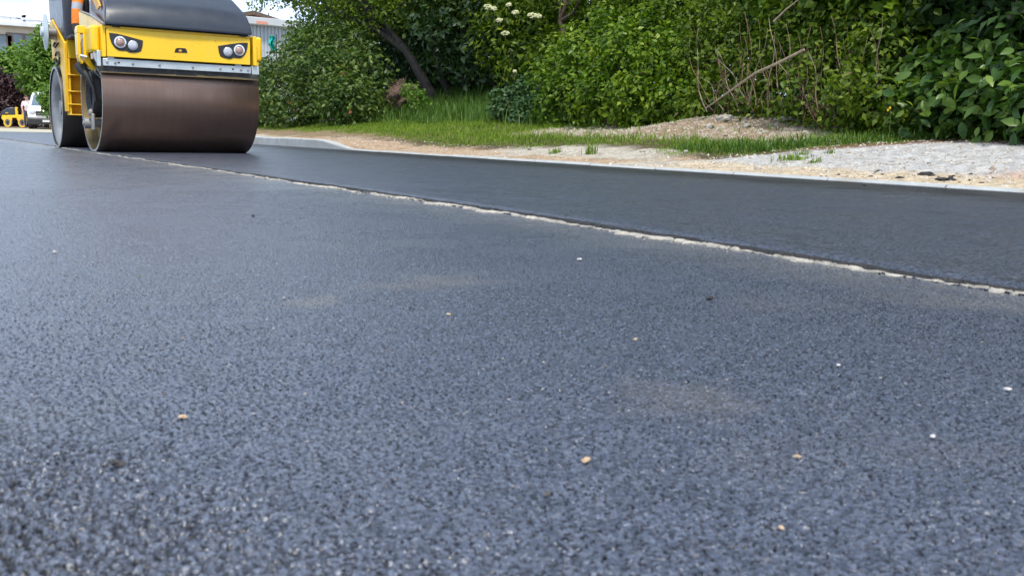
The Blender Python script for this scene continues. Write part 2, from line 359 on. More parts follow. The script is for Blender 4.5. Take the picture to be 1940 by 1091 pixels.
cn2=noise(nt,mp.outputs[0],5.0,5,.6)
cc=mixc(nt,mrange(nt,cn2,.35,.65),(5.2,6.9,9.8),(9.2,10.6,12.6))
L(nt,mixc(nt,cf,sky.outputs[0],cc),bg.inputs[0]); L(nt,bg.outputs[0],wo.inputs[0])
sl=bpy.data.lights.new('sun','SUN'); sl.energy=3.0; sl.angle=R_(9); sl.color=(1,.94,.83)
so=link(bpy.data.objects.new('sun',sl))
el,az=R_(SUN_EL),R_(SUN_AZ)
sd=Vector((math.sin(az)*math.cos(el),math.cos(az)*math.cos(el),math.sin(el)))
so.rotation_euler=sd.to_track_quat('Z','Y').to_euler()
cam=bpy.data.cameras.new('camera'); cam.sensor_width=36; cam.lens=F/1940*36; cam.clip_end=2000; cam.clip_start=.02
cam.dof.use_dof=True; cam.dof.focus_distance=5.0; cam.dof.aperture_fstop=13
co_=link(bpy.data.objects.new('camera',cam)); S.camera=co_
mw=Matrix.Identity(4)
for i in range(3): mw[i][0]=RM[0,i]; mw[i][1]=-RM[1,i]; mw[i][2]=-RM[2,i]
mw[2][3]=H; co_.matrix_world=mw
S.view_settings.view_transform='Standard'; S.view_settings.look='None'; S.view_settings.exposure=0.55; S.view_settings.gamma=1
S.cycles.max_bounces=6; S.cycles.transparent_max_bounces=4; S.cycles.use_denoising=True

# ------------------------------------------------------------------ terrain
JX=2.05; KX=6.20
def jline(y): return np.interp(y,[-20,0.3,1.07,2.12,3.0,4.4,10,40],[1.93,1.93,1.966,2.020,2.048,2.058,2.085,2.13])
def tz(X,Y):
    X=np.asarray(X,float); Y=np.asarray(Y,float)
    za=np.interp(X,[6.3,6.9,8.5,10,12,20,60],[.02,.08,.32,.47,.66,.95,1.2])
    zb=np.interp(X,[6.3,6.9,8.5,10,11,12,20,60],[.10,.16,.34,.58,.86,1.05,1.4,1.5])
    t=sst(12.5,15.0,Y); z=za*(1-t)+zb*t
    z=z*(1-sst(24,31,Y))
    z=z+.20*np.exp(-((X-9.55)/.55)**2-((Y-9.4)/1.2)**2)+.10*np.exp(-((X-9.7)/.5)**2-((Y-7.9)/.6)**2)
    z=z+.10*(fbm(X*2.6,Y*2.6,8)-.5)*np.exp(-((X-9.5)/.8)**2-((Y-9.2)/2.0)**2)+.05*(fbm(X*1.1,Y*1.1,3)-.5)*sst(6.5,7.5,X)*(1-sst(24,31,Y))
    z=z+.035*(fbm(X*5,Y*5,5)-.5)*sst(6.35,6.7,X)*(1-sst(24,31,Y))
    z=z+np.clip((Y-56)*.006,0,.5)
    inroad=(X<6.31)&(Y<36.0)
    return np.where(inroad,-.03,z)
def tzs(x,y): return float(tz(np.array([x]),np.array([y]))[0])
gx=np.unique(np.r_[np.linspace(-300,-20,15),np.linspace(-20,6,14),6.25,6.32,np.arange(6.36,10.6,.05),np.linspace(10.6,22,40),np.linspace(22,60,16),np.linspace(60,300,10)])
gy=np.unique(np.r_[np.linspace(-80,0,20),np.arange(0.2,16,.055),np.arange(16,26,.12),np.linspace(26,35.9,16),36.02,np.linspace(36.5,90,60),np.linspace(90,500,20)])
GX,GY=np.meshgrid(gx,gy); GZ=tz(GX,GY)
def zonecol(X,Y):
    n=fbm(X*2.2,Y*2.2,21); n2=fbm(X*.9,Y*.9,33)
    def mixn(c,d,t): return c*(1-t[...,None])+np.array(d)*t[...,None]
    c=np.zeros(X.shape+(3,))+np.array([.105,.085,.045])                       # dark soil under growth
    c=mixn(c,(.25,.185,.11),sst(13,16,Y)*(1-sst(8.3,9.2,X+(n-.5)*.8)))
    dirt=sst(8.0,8.5,X+(n-.5)*.7)*(1-sst(9.9,10.6,X))*sst(6.6,7.4,Y)*(1-sst(12.6,14,Y))
    c=mixn(c,(.33,.235,.155),dirt)
    c=mixn(c,(.40,.34,.26),dirt*sst(.55,.7,n))
    strip=(1-sst(6.85,7.25,X+(n-.5)*.8))
    c=mixn(c,(.46,.33,.215),strip)
    c=mixn(c,(.50,.46,.38),strip*sst(.5,.62,n2))
    mid=sst(6.7,6.9,X)*(1-sst(7.35,7.65,X+(n-.5)*.6))*sst(7.4,8.2,Y)*(1-sst(10.5,11.4,Y))
    c=mixn(c,(.50,.46,.385),mid)
    lim=np.interp(Y,[0,3,5.0,5.8,6.3,6.7,7.0,7.4],[9.3,9.1,8.75,8.5,8.08,7.75,7.2,6.6])
    gr=(1-sst(-.12,.12,X-lim+(n-.5)*.25))*(1-sst(7.0,7.5,Y))
    c=mixn(c,(.50,.495,.48),gr)
    sand=gr*(1-sst(6.75,7.1,X+(n-.5)*.5))
    c=mixn(c,(.60,.49,.34),sand)
    red=np.exp(-((X-7.05)/.18)**2-((Y-3.75)/.30)**2); c=mixn(c,(.55,.33,.22),np.clip(red*1.2,0,.8))
    lf=sst(-.25,-.05,X-lim)*(1-sst(.1,.35,X-lim))*(1-sst(6.3,6.8,Y)); c=mixn(c,(.20,.10,.055),lf*.8)
    lot=sst(35.5,36.5,Y)*(1-sst(60,66,Y+(n-.5)*6)); c=mixn(c,(.52,.49,.38),lot)
    c=mixn(c,(.27,.20,.14),sst(57,60,Y)*(1-sst(66,70,Y)))
    far=sst(80,100,Y); c=mixn(c,(.06,.10,.03),far)
    lft=(X<-9); c[lft]=(.07,.11,.035)
    road=(X<6.3)&(Y<36)&(X>-9); c[road]=(.02,.02,.02)
    return c
ZC=zonecol(GX,GY)
nx,ny=len(gx),len(gy)
idx=np.arange(nx*ny).reshape(ny,nx)
Q=np.stack([idx[:-1,:-1],idx[:-1,1:],idx[1:,1:],idx[1:,:-1]],-1).reshape(-1,4)
g=raw_mesh('ground',np.c_[GX.ravel(),GY.ravel(),GZ.ravel()],Q,M['ground'],smooth=True,colattr=ZC.reshape(-1,3),fsize=4); tag(g,kind='structure')

# old lane: one polar sheet round the viewer, fine close by
th0=math.atan2(.545,.824)
ths=np.unique(np.r_[np.linspace(th0-math.pi,th0-.66,60),np.linspace(th0-.66,th0+.62,1350),np.linspace(th0+.62,th0+math.pi,60)])
rin=np.r_[.02,np.linspace(.05,.45,10)]
r1=1/np.linspace(1/.5,1/5.0,470)
rs=np.r_[rin,r1,np.geomspace(5.1,42,90)]
RR,TT=np.meshgrid(rs,ths,indexing='ij')
PX=RR*np.sin(TT); PY=RR*np.cos(TT)
jx=jline(PY)+.012*(vn(PY*3,PY*0,9)-.5)+.01*(vn(PY*14,PY*0,10)-.5)
CXl=np.clip(PX,-9,jx); CYl=np.clip(PY,-12,36)
V=np.c_[CXl.ravel(),CYl.ravel(),np.zeros(CXl.size)]
nr,nth=RR.shape; idx=np.arange(nr*nth).reshape(nr,nth)
Q=np.stack([idx[:-1,:-1],idx[1:,:-1],idx[1:,1:],idx[:-1,1:]],-1).reshape(-1,4)
mi=np.where(np.repeat(rs[:-1],nth-1)<4.95,0,1)
A_=V[Q]; d1=A_[:,2]-A_[:,0]; d2=A_[:,3]-A_[:,1]; area=abs(d1[:,0]*d2[:,1]-d1[:,1]*d2[:,0])
keep=area>1e-9; Q=Q[keep][:,::-1]; mi=mi[keep]
used=np.unique(Q); rem=np.zeros(len(V),int); rem[used]=np.arange(len(used))
o=raw_mesh('road',V[used],rem[Q],[M['asph_near'],M['asph_far']],smooth=True,fsize=4,mi=mi); tag(o,kind='structure')
# fresh lane beside it, slightly proud, ragged edge
ys=np.unique(np.r_[np.linspace(-12,0,20),np.arange(0,6,.02),np.geomspace(6,36,260)])
us=np.r_[-1,np.linspace(0,1,40)]
e=jline(ys)+.013+.014*(vn(ys*5,ys*0,12)-.5)+.016*(vn(ys*23,ys*0,13)-.5)+.010*(vn(ys*70,ys*0,14)-.5)
V=[];
for u in us:
    if u<0: V.append(np.c_[e+.002,ys,np.full_like(ys,-.03)])
    else: V.append(np.c_[e+(KX-e)*u,ys,.012+.003*(vn(ys*11,ys*0,15)-.5)*(u==0)+0*ys])
V=np.concatenate(V); n_=len(ys); idx=np.arange(len(us)*n_).reshape(len(us),n_)
Q=np.stack([idx[:-1,:-1],idx[1:,:-1],idx[1:,1:],idx[:-1,1:]],-1).reshape(-1,4)
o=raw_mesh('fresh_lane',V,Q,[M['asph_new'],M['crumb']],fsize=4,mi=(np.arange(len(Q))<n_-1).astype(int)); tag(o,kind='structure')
# lime-dust crust along the joint
ys=np.unique(np.r_[np.arange(.1,6,.008),np.geomspace(6,35,700)])
w=.006+.019*vn(ys*6,ys*0,41)+.024*(vn(ys*31,ys*0,42)-.5)+.014*(vn(ys*80,ys*0,48)-.5)
gap=sst(.33,.46,vn(ys*2.3,ys*0,43)*.65+vn(ys*15,ys*0,44)*.35); w=np.maximum(w*(.25+.75*gap),.004)
rx=jline(ys)+.010-.030*vn(ys*7,ys*0,45)**2+.014*(vn(ys*33,ys*0,46)-.5)+.008*(vn(ys*90,ys*0,50)-.5)-.018*(1-sst(.35,.5,vn(ys*4,ys*0,49)))
fade=1-.80*sst(5,12,ys); w=w*fade
hh=.0062*sst(.26,.52,.7*vn(ys*5,ys*0,47)+.3*vn(ys*26,ys*0,51))*(.6+.4*vn(ys*60,ys*0,52))
V=np.concatenate([np.c_[rx-w,ys,-.002+0*ys],np.c_[rx-w*.85,ys,.0026+hh*.3],np.c_[rx-w*.4,ys,.003+hh*.45],np.c_[rx-.004,ys,.003+hh],np.c_[rx,ys,-.02+0*ys]])
n_=len(ys); idx=np.arange(5*n_).reshape(5,n_)
Q=np.stack([idx[:-1,:-1],idx[1:,:-1],idx[1:,1:],idx[:-1,1:]],-1).reshape(-1,4)
o=raw_mesh('joint_crust',V,Q,M['cream'],fsize=4); tag(o,kind='structure')
def bits(name,x,y,z,s,mat,attr):
    n=len(x); ico=np.array([[1,0,-.2],[0,1,-.2],[-1,0,-.2],[0,-1,-.2],[.2,.1,.8]]); F4=np.array([[0,1,4],[1,2,4],[2,3,4],[3,0,4]])
    A_=rng.uniform(0,6.28,n); V=ico[None]*rng.uniform(.5,1.4,(n,5,1)); ca,sa=np.cos(A_)[:,None],np.sin(A_)[:,None]
    V=np.stack([V[...,0]*ca-V[...,1]*sa,V[...,0]*sa+V[...,1]*ca,V[...,2]*.75],-1)*s[:,None,None]+np.c_[x,y,z+s*.15][:,None,:]
    o=raw_mesh(name,V.reshape(-1,3),(np.arange(n)[:,None,None]*5+F4[None]).reshape(-1,3),mat,attr=np.repeat(attr,5)); return tag(o,kind='stuff')
n=1500; y=rng.uniform(.4,9,n); x=jline(y)-.015+rng.normal(size=n)*.022-np.abs(rng.normal(size=n))*.03
k=rng.uniform(0,1,n)<sst(.35,.6,vn(y*3,y*0,91)); x,y=x[k],y[k]
bits('joint_crumbs',x,y,.001+0*x,rng.gamma(1.6,.0011,len(x))+.0011,leafmat('crumb_tones',(.02,.02,.022),(.24,.22,.19),(.46,.42,.35),.0,.9),rng.uniform(0,1,len(x)))
cx=rng.uniform(-.8,1.9,46); cy=rng.uniform(.45,5,46); n=620; i_=rng.integers(0,46,n); x=cx[i_]+rng.normal(size=n)*.10; y=cy[i_]+rng.normal(size=n)*.14; k=x<1.9; x,y=x[k],y[k]
bits('grit',x,y,.001+0*x,rng.gamma(1.5,.0005,len(x))+.0007,leafmat('grit_tones',(.06,.055,.05),(.18,.155,.125),(.32,.29,.26),.0,.9),rng.uniform(0,1,len(x)))
# kerb: metre blocks, upright beyond the drop, flush nearer
kb=MB()
def ktop(y): return .030+.125*float(sst(13.7,15.4,y))
y=-12.0
while y<34:
    y2=y+1.0; g_=.007; jz=rng.uniform(-.004,.004); jxk=rng.uniform(-.004,.004)
    ya,yb=y+g_,y2-g_
    n_=4 if 13<y<16 else 1
    for k in range(n_):
        p,q=ya+(yb-ya)*k/n_,ya+(yb-ya)*(k+1)/n_
        za,zb=ktop(p),ktop(q); x0,x1=KX+jxk,KX+.15+jxk; b=.018; f0=.012; za+=jz; zb+=jz
        kb.add([(x0,p,-.08),(x0+f0,p,za-b),(x0+b+f0,p,za),(x1,p,za),(x1,p,-.08),(x0,q,-.08),(x0+f0,q,zb-b),(x0+b+f0,q,zb),(x1,q,zb),(x1,q,-.08)],
               [(0,5,6,1),(1,6,7,2),(2,7,8,3),(3,8,9,4)]+([(0,1,2,3,4)] if k==0 else [])+([(9,8,7,6,5)] if k==n_-1 else []))
    y=y2
o=kb.build('kerb',M['kerb'],smooth=0); tag(o,kind='structure')

# ------------------------------------------------------------------ foliage
TPL=np.array([[0,0,0],[.40,-1,.30],[.48,0,0],[.40,1,.30],[1,0,-.25]]); TPF=np.array([[0,1,2],[1,4,2],[0,2,3],[2,4,3]])
TPL2=np.array([[0,0,0],[.22,-.75,.22],[.25,0,.02],[.22,.75,.22],[.55,-1,.25],[.55,0,.0],[.55,1,.25],[.82,-.55,.05],[.82,0,-.1],[.82,.55,.05],[1.05,0,-.3]])
TPF2=np.array([[0,1,2],[0,2,3],[1,4,5],[1,5,2],[2,5,6],[2,6,3],[4,7,8],[4,8,5],[5,8,9],[5,9,6],[7,10,8],[8,10,9]])
def nrm(v): return v/(np.linalg.norm(v,axis=-1,keepdims=True)+1e-9)
def leaves(name,P,Nv,size,mat,parent=None,aspect=.55,droop=.45,big=False,var=.35,up=.6,jit=.8,off=(0,0,0),tint=False):
    n=len(P); T,Fc=(TPL2,TPF2) if big else (TPL,TPF)
    Nn=nrm(Nv*.8+np.array([0,0,up])+jit*rng.normal(size=(n,3)))
    D=rng.normal(size=(n,3)); D=D+Nv*.5; D[:,2]-=droop; D=D-Nn*np.sum(D*Nn,1,keepdims=True); D=nrm(D)
    Sd=np.cross(D,Nn)
    l=size*(1+var*rng.uniform(-1,1,n)); w=l*aspect*.5
    V=(P-np.array(off))[:,None,:]+D[:,None,:]*(T[None,:,0,None]*l[:,None,None])+Sd[:,None,:]*(T[None,:,1,None]*w[:,None,None])+Nn[:,None,:]*(T[None,:,2,None]*w[:,None,None])
    k=len(T); F_=(np.arange(n)[:,None,None]*k+Fc[None]).reshape(-1,3)
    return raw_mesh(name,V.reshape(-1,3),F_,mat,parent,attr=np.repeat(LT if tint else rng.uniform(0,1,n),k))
def lobe_points(lobes,n,k=6,spread=.12,shell=.28,zmin=None,lump=.25):
    lobes=[(np.array(c,float),np.array(r if hasattr(r,'__len__') else (r,r,r),float)) for c,r in lobes]
    wt=np.array([ (r.prod())**(2/3) for c,r in lobes]); wt/=wt.sum()
    P=[];Nv=[]; need=n//k
    while need>0:
        m=need*3+50; li=rng.choice(len(lobes),m,p=wt)
        C=np.array([lobes[i][0] for i in li]); Rr=np.array([lobes[i][1] for i in li])
        d=nrm(rng.normal(size=(m,3)))
        lf=1+lump*(fbm(d[:,0]*2.7+li*3.1,d[:,1]*2.7+d[:,2]*2.1,11)-.5)*2
        rr=(1-np.abs(rng.normal(size=m))*shell)*lf; rr=np.clip(rr,.1,1.4)
        p=C+d*Rr*rr[:,None]; ok=np.ones(m,bool)
        for c,r in lobes: ok&=~(np.sum(((p-c)/r)**2,1)<.42)
        if zmin is not None: ok&=p[:,2]>tz(p[:,0],p[:,1])+zmin
        p=p[ok][:need]; d=d[ok][:need]; P.append(p); Nv.append(d); need-=len(p)
    P=np.concatenate(P); Nv=np.concatenate(Nv)
    global LT
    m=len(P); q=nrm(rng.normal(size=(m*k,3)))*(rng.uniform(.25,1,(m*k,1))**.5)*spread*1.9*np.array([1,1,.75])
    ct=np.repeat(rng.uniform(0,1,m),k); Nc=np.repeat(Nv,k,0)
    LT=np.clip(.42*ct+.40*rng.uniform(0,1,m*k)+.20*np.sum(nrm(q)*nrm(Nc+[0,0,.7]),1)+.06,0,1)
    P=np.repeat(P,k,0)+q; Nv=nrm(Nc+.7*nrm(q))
    return P,Nv
def pxlobes(L_):
    out=[]
    for q in L_:
        px,py,X,r=q[:4]; c=atX(px,py,X); s=depth(c)/F
        rz=(q[4] if len(q)>4 else r)*s; out.append((c,(r*s*.9,r*s,rz)))
    return out
def stems(name,lobes,base,mat,parent,r0=.03,off=(0,0,0),n=7,thin=.25):
    mb=MB(off)
    for i in range(n):
        c,r=lobes[i%len(lobes)]; tip=np.array(c)+rng.normal(size=3)*np.array(r)*.45
        b_=np.array(base)+np.array([rng.uniform(-.3,.3),rng.uniform(-.3,.3),-.06]); mid=(b_+tip)/2+rng.normal(size=3)*.12+np.array([0,0,.1])
        mb.tube([b_,b_*.6+mid*.4+rng.normal(size=3)*.03,mid,mid*.4+tip*.6+rng.normal(size=3)*.05,tip],[r0,r0*.85,r0*.7,r0*.45,r0*thin],6)
    return mb.build(name,mat,parent)
def bush(name,label,cat,lobes,n,size,mat,base,group=None,k=6,spread=.12,shell=.28,aspect=.55,droop=.45,big=False,zmin=0.0,smat='bark2',sr=.03,nst=8,lump=.25,up=.6,jit=.8):
    base=np.array([base[0],base[1],tzs(base[0],base[1])])
    root=empty(name,base); tag(root,label,cat,group)
    P,Nv=lobe_points(lobes,n,k,spread,shell,zmin,lump)
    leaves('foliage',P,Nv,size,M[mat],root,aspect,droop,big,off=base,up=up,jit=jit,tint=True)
    stems('stem',lobes,base,M[smat],root,sr,base,nst)
    return root
def tree(name,label,trunk,lobes,n,size,mat,group=None,branches=6,bark='bark',k=7,spread=.16,shell=.30,aspect=.5,r0=.12,zmin=.5,lump=.3):
    tr=[np.array(p,float) for p in trunk]; base=tr[0].copy()
    root=empty(name,base); tag(root,label,'tree',group)
    mb=MB(base); n_=len(tr)
    mb.tube([tr[0]-np.array([0,0,.25])]+tr,[r0*1.35]+[r0*(1.1-.75*i/(n_-1)) for i in range(n_)],10)
    for i in range(branches):
        c,r=lobes[i%len(lobes)]; j=min(n_-1,max(1,int(n_*.45+rng.uniform(0,n_*.5)))); s=tr[j]; tip=np.array(c)+rng.normal(size=3)*np.array(r)*.4
        mid=(s+tip)/2+np.array([0,0,.12])+rng.normal(size=3)*.1; q=r0*(.62-.35*j/n_)
        mb.tube([s,s*.5+mid*.5+rng.normal(size=3)*.04,mid,mid*.4+tip*.6,tip],[q,q*.8,q*.6,q*.4,q*.15],7)
    mb.build('trunk',M[bark],root)
    P,Nv=lobe_points(lobes,n,k,spread,shell,zmin,lump)
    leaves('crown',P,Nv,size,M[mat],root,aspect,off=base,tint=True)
    return root

# --- shrubs along the verge, from the roller to the right
bush('flowering_shrub','dark shrub with a few red buds right beside the big roller','shrub',
  pxlobes([(560,205,8.7,62),(520,170,8.9,55),(620,160,9.2,75),(600,110,9.4,62),(660,205,9.0,60),(690,160,9.6,55),(560,120,9.3,45),(510,225,8.6,36),(700,215,9.3,34),(590,60,9.9,38),(650,90,10.0,50),(500,185,9.3,36),(498,222,9.0,30),(506,150,9.4,32)]),
  17000,.11,'lf_rose',atX(590,245,8.9),k=28,spread=.20,sr=.03,shell=.24)
bush('nettle_patch','low patch of soft nettles at the left foot of the bright green bush','nettles',
  pxlobes([(965,200,9.7,34),(1000,185,10.0,36),(1030,205,9.9,36),(990,215,9.6,24),(1045,170,10.1,36)]),5000,.085,'lf_nettle',atX(1000,232,9.9),k=5,spread=.09,sr=.008,nst=16,zmin=-.05,droop=.7,up=.9)
bush('green_bush','dense bright green bush behind the bare earth in the middle of the verge','bush',
  pxlobes([(1080,190,9.9,62),(1150,190,9.8,60),(1220,190,9.8,55),(1280,190,9.9,48),(1100,120,10.2,62),(1180,120,10.1,62),(1250,130,10.1,55),(1160,70,10.5,50),(1230,70,10.5,50),(1310,160,10.1,40),(1290,95,10.4,48),(1060,150,10.2,45)]),
  16500,.090,'lf_bright',atX(1170,238,10.0),k=30,spread=.155,shell=.22,jit=.65)
bush('elder_bush','loose bush carrying flat cream flower heads behind the nettles','bush',
  pxlobes([(960,70,11.2,62),(1000,110,11.0,50),(942,130,11.5,34),(1030,50,11.3,55),(980,20,11.3,60),(935,10,11.7,52),(1050,100,10.9,40)]),
  8500,.125,'lf_mid',atX(985,205,11.2),k=20,spread=.2,aspect=.42)
bush('vine_thicket','tall thicket hung with creepers between the green bush and the broken branch','thicket',
  pxlobes([(1350,190,9.8,48),(1400,150,10.0,60),(1350,100,10.3,60),(1420,70,10.4,60),(1380,20,10.7,65),(1300,20,10.8,60),(1450,190,9.7,45),(1460,120,10.1,50)]),
  9500,.080,'lf_vine',atX(1400,225,10.0),k=24,spread=.16,shell=.35,smat='twig',sr=.022,nst=14)
bush('creeper_thicket','tall thicket tangled with dry stems above the grass, right of the broken branch','thicket',
  pxlobes([(1530,180,9.4,52),(1580,120,9.7,60),(1510,80,10.0,60),(1640,170,9.2,55),(1680,100,9.5,60),(1600,50,9.9,62),(1540,15,10.2,60),(1670,20,9.9,60),(1700,200,9.0,40),(1600,205,9.2,38)]),
  9500,.082,'lf_vine',atX(1600,225,9.6),k=24,spread=.16,shell=.35,smat='twig',sr=.02,nst=16)
bush('large_leaved_shrub','glossy dark shrub with very large leaves beside the pale gravel','shrub',
  pxlobes([(1790,210,9.1,50),(1850,200,9.0,55),(1910,190,9.0,58),(1950,220,8.9,45),(1820,150,9.4,55),(1890,120,9.4,60),(1960,120,9.3,60),(1770,160,9.5,40),(2020,190,8.9,55)]),
  3400,.135,'lf_big',atX(1870,255,9.2),k=8,spread=.22,shell=.35,aspect=.5,droop=.7,big=True,smat='bark2',sr=.02)
bush('undergrowth_bush','dark low bush in the shade behind the long grass and the tree trunks','bush',
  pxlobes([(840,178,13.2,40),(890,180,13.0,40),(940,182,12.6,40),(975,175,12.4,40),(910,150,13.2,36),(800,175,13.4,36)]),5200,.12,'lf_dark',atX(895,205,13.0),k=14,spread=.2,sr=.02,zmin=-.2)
# --- trees over the verge
def PT(L_,X): return [atX(px,py,X) for px,py in L_]
lean=[(826,208),(812,172),(795,140),(775,105),(752,75),(715,50),(670,20),(620,-30)]
tree('leaning_tree','dark leaning tree nearest the left shrub, its trunk sloping up to the left','x' and PT(lean,11.0),
  pxlobes([(640,-10,10.4,70),(560,-20,10.2,45),(520,-34,10.0,42),(700,5,10.8,62),(765,-10,11.0,62),(600,-70,10.5,90),(700,-80,11,110),(497,0,10.0,20),(830,-30,11.2,60)]),
  14000,.10,'lf_mid',branches=12,r0=.13,zmin=.8,k=14,spread=.16)
tree('slender_tree','thin dark tree whose trunk curves up just right of the leaning one',PT([(860,205),(846,170),(832,135),(824,95),(814,50),(806,0),(800,-80)],11.6),
  pxlobes([(800,-5,11.6,52),(850,0,11.8,50),(780,-50,11.6,90),(870,-50,11.9,90),(735,30,11.8,36)]),9000,.095,'lf_mid',branches=8,r0=.085,zmin=.8)
tree('upright_tree','dark tree with an upright trunk rising from the long grass left of the nettles',PT([(886,200),(884,160),(882,110),(878,60),(884,0),(890,-100)],11.8),
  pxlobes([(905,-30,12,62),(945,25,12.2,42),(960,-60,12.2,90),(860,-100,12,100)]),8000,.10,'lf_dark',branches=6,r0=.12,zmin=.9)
tree('fork_tree','brown forked tree showing its bare stems above the bright green bush',PT([(1068,120),(1069,60),(1062,40),(1073,10),(1085,-60)],10.9),
  pxlobes([(1060,-40,11.2,80),(1130,-20,11,60),(1000,-60,11.4,90),(1190,-30,10.9,60)]),7000,.10,'lf_mid',branches=5,r0=.07,bark='bark2',zmin=.9)
tree('dark_tree','dark broad tree overhanging the large-leaved shrub by the gravel',PT([(1830,120),(1825,40),(1835,-80),(1850,-200)],10.4),
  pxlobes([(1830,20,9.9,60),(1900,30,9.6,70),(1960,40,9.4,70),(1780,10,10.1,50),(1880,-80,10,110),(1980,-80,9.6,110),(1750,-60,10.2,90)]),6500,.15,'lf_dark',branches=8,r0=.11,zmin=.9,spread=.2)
tree('maple_tree','tree with broad lighter leaves over the creeper thicket, left of the dark tree',PT([(1720,140),(1722,60),(1710,-20),(1700,-150)],10.2),
  pxlobes([(1680,-20,9.9,60),(1740,25,9.8,40),(1620,-50,10.1,90),(1520,-60,10.4,90),(1720,-90,10.1,100)]),6500,.125,'lf_bright',branches=6,r0=.08,zmin=.9,bark='bark2',aspect=.8)
# --- back row that closes the view
bk=[(13.4,24.5,5.2),(14.2,20.5,5.6),(13.6,17.0,5.0),(13.4,14.0,5.3),(13.0,11.2,5.0),(12.4,8.6,5.2),(11.6,6.2,5.0),(11.2,3.6,5.0),(15.6,27.5,6.0),(12.6,22.5,5.5),(13.2,28.6,5.2),(15.0,34.0,4.6),(12.2,19.0,4.6),(17.0,24.0,7.0),(17.0,18.0,7.0),(16.0,12.0,7.0),(14.0,28.4,5.0),(16.2,32.3,6.0),(13.6,9.6,5.2),(13.2,7.2,5.2),(14.6,11.5,5.5),(14.8,15.2,5.5),(15.2,18.6,5.5)]
lb=['leftmost tree of the back row, behind the leaning tree','tall tree of the back row behind the slender trunk','back row tree behind the cream flower heads','back row tree behind the left half of the bright green bush',
    'back row tree behind the right half of the bright green bush','back row tree behind the vine thicket','back row tree behind the creeper thicket','rightmost tree of the back row behind the large-leaved shrub','tree at the back of the row, seen above the left shrub','back row tree just right of the root heap','back row tree hidden behind the left shrub','farthest tree of the back row beyond the left shrub','back row tree between the upright trunk and the slender one','tallest tree at the very back, behind the leaning trunk','tallest tree at the very back, behind the flower heads','tallest tree at the very back, behind the green bush','back row tree seen through the gap left of the leaning trunk','last tree seen through the gap over the root heap','second-row tree behind the vine thicket and broken branch','second-row tree behind the creeper thicket','second-row tree behind the right half of the green bush','second-row tree behind the left half of the green bush','second-row tree behind the nettles and flower heads']
for (x,y,h),l in zip(bk,lb):
    z0=tzs(x,y)
    lob=[((x+rng.uniform(-.9,.9),y+rng.uniform(-1.2,1.2),z0+hz_),(1.2,1.4,1.1)) for hz_ in np.linspace(.9,h,8)]
    tree('background_tree',l,[(x,y,z0),(x+.05,y,z0+h*.3),(x-.05,y+.1,z0+h*.6),(x,y,z0+h*.9)],lob,9000,.15,'lf_dark','trees in the back row of the thicket',branches=6,r0=.13,zmin=.05,spread=.22,shell=.4)

# --- cream flower heads: little domes of florets on a stalk, on the elder
def disc_flower(c,r):
    mb=MB(c); V=[];Fc=[]
    nrm_=np.array([-.45,-.55,.7]); nrm_/=np.linalg.norm(nrm_); u=np.cross(nrm_,[0,0,1]); u/=np.linalg.norm(u); w=np.cross(nrm_,u)
    for i in range(46):
        rr=r*math.sqrt(rng.uniform(0,1)); t=rng.uniform(0,6.28); p=np.array(c)+u*rr*math.cos(t)+w*rr*math.sin(t)*.8+nrm_*(rng.uniform(-.012,.012)-.25*rr*rr/r)
        mb.ell(p,(.017,.017,.012),6,4)
    mb.tube([np.array(c)-nrm_*.12,np.array(c)-nrm_*.01],.006,5)
    return mb
fl=[(924,12,.085,'large cream flower head at the far left of the bush'),(936,16,.06,'small cream flower head touching the far left one'),(946,38,.065,'cream flower head hanging below the far left pair'),(976,23,.065,'cream flower head above the middle of the bush'),
    (1008,28,.08,'wide cream flower head on the right of the bush'),(1020,30,.06,'small cream flower head at the far right of the bush'),(957,63,.075,'lowest cream flower head on the bush'),(964,9,.05,'topmost small cream flower head at the edge of the picture'),(975,135,.03,'tiny cream flower head low among the nettle tops')]
for px,py,r,l in fl:
    c=atX(px,py,10.15 if py<100 else 9.6); o=disc_flower(c,r).build('flower_head',M['flower']); o.location=c; tag(o,l,'flower','cream flower heads of the loose bush')
# --- dead stems, creepers, broken branch, root ball
def stick(name,pts,r,mat,label,cat,group=None,side=None):
    base=np.array(pts[0]); mb=MB(base); r=list(r) if hasattr(r,'__len__') else [r*(1-.6*i/(len(pts)-1)) for i in range(len(pts))]
    mb.tube(pts,r,7)
    for s in (side or []): mb.tube(s,[r[0]*.5]+[r[0]*.3]*(len(s)-1),5)
    o=mb.build(name,M[mat]); o.location=base; tag(o,label,cat,group); return o
B=[atX(1338,205,9.0),atX(1385,172,9.02),atX(1430,140,9.05),atX(1475,120,9.08),atX(1524,95,9.15)]
stick('broken_branch',B,[.009,.013,.017,.019,.018],'deadwood','long pale broken branch slanting up through the thicket, the longest bare stick','branch',side=[[B[3],atX(1492,140,8.95),atX(1488,165,8.95),atX(1478,200,8.98)]])
stick('thin_branch',[atX(1466,42,9.3),atX(1490,18,9.35),atX(1520,-5,9.4)],.016,'deadwood','short grey bare branch high in the thicket at the top of the picture','branch')
dl=[]
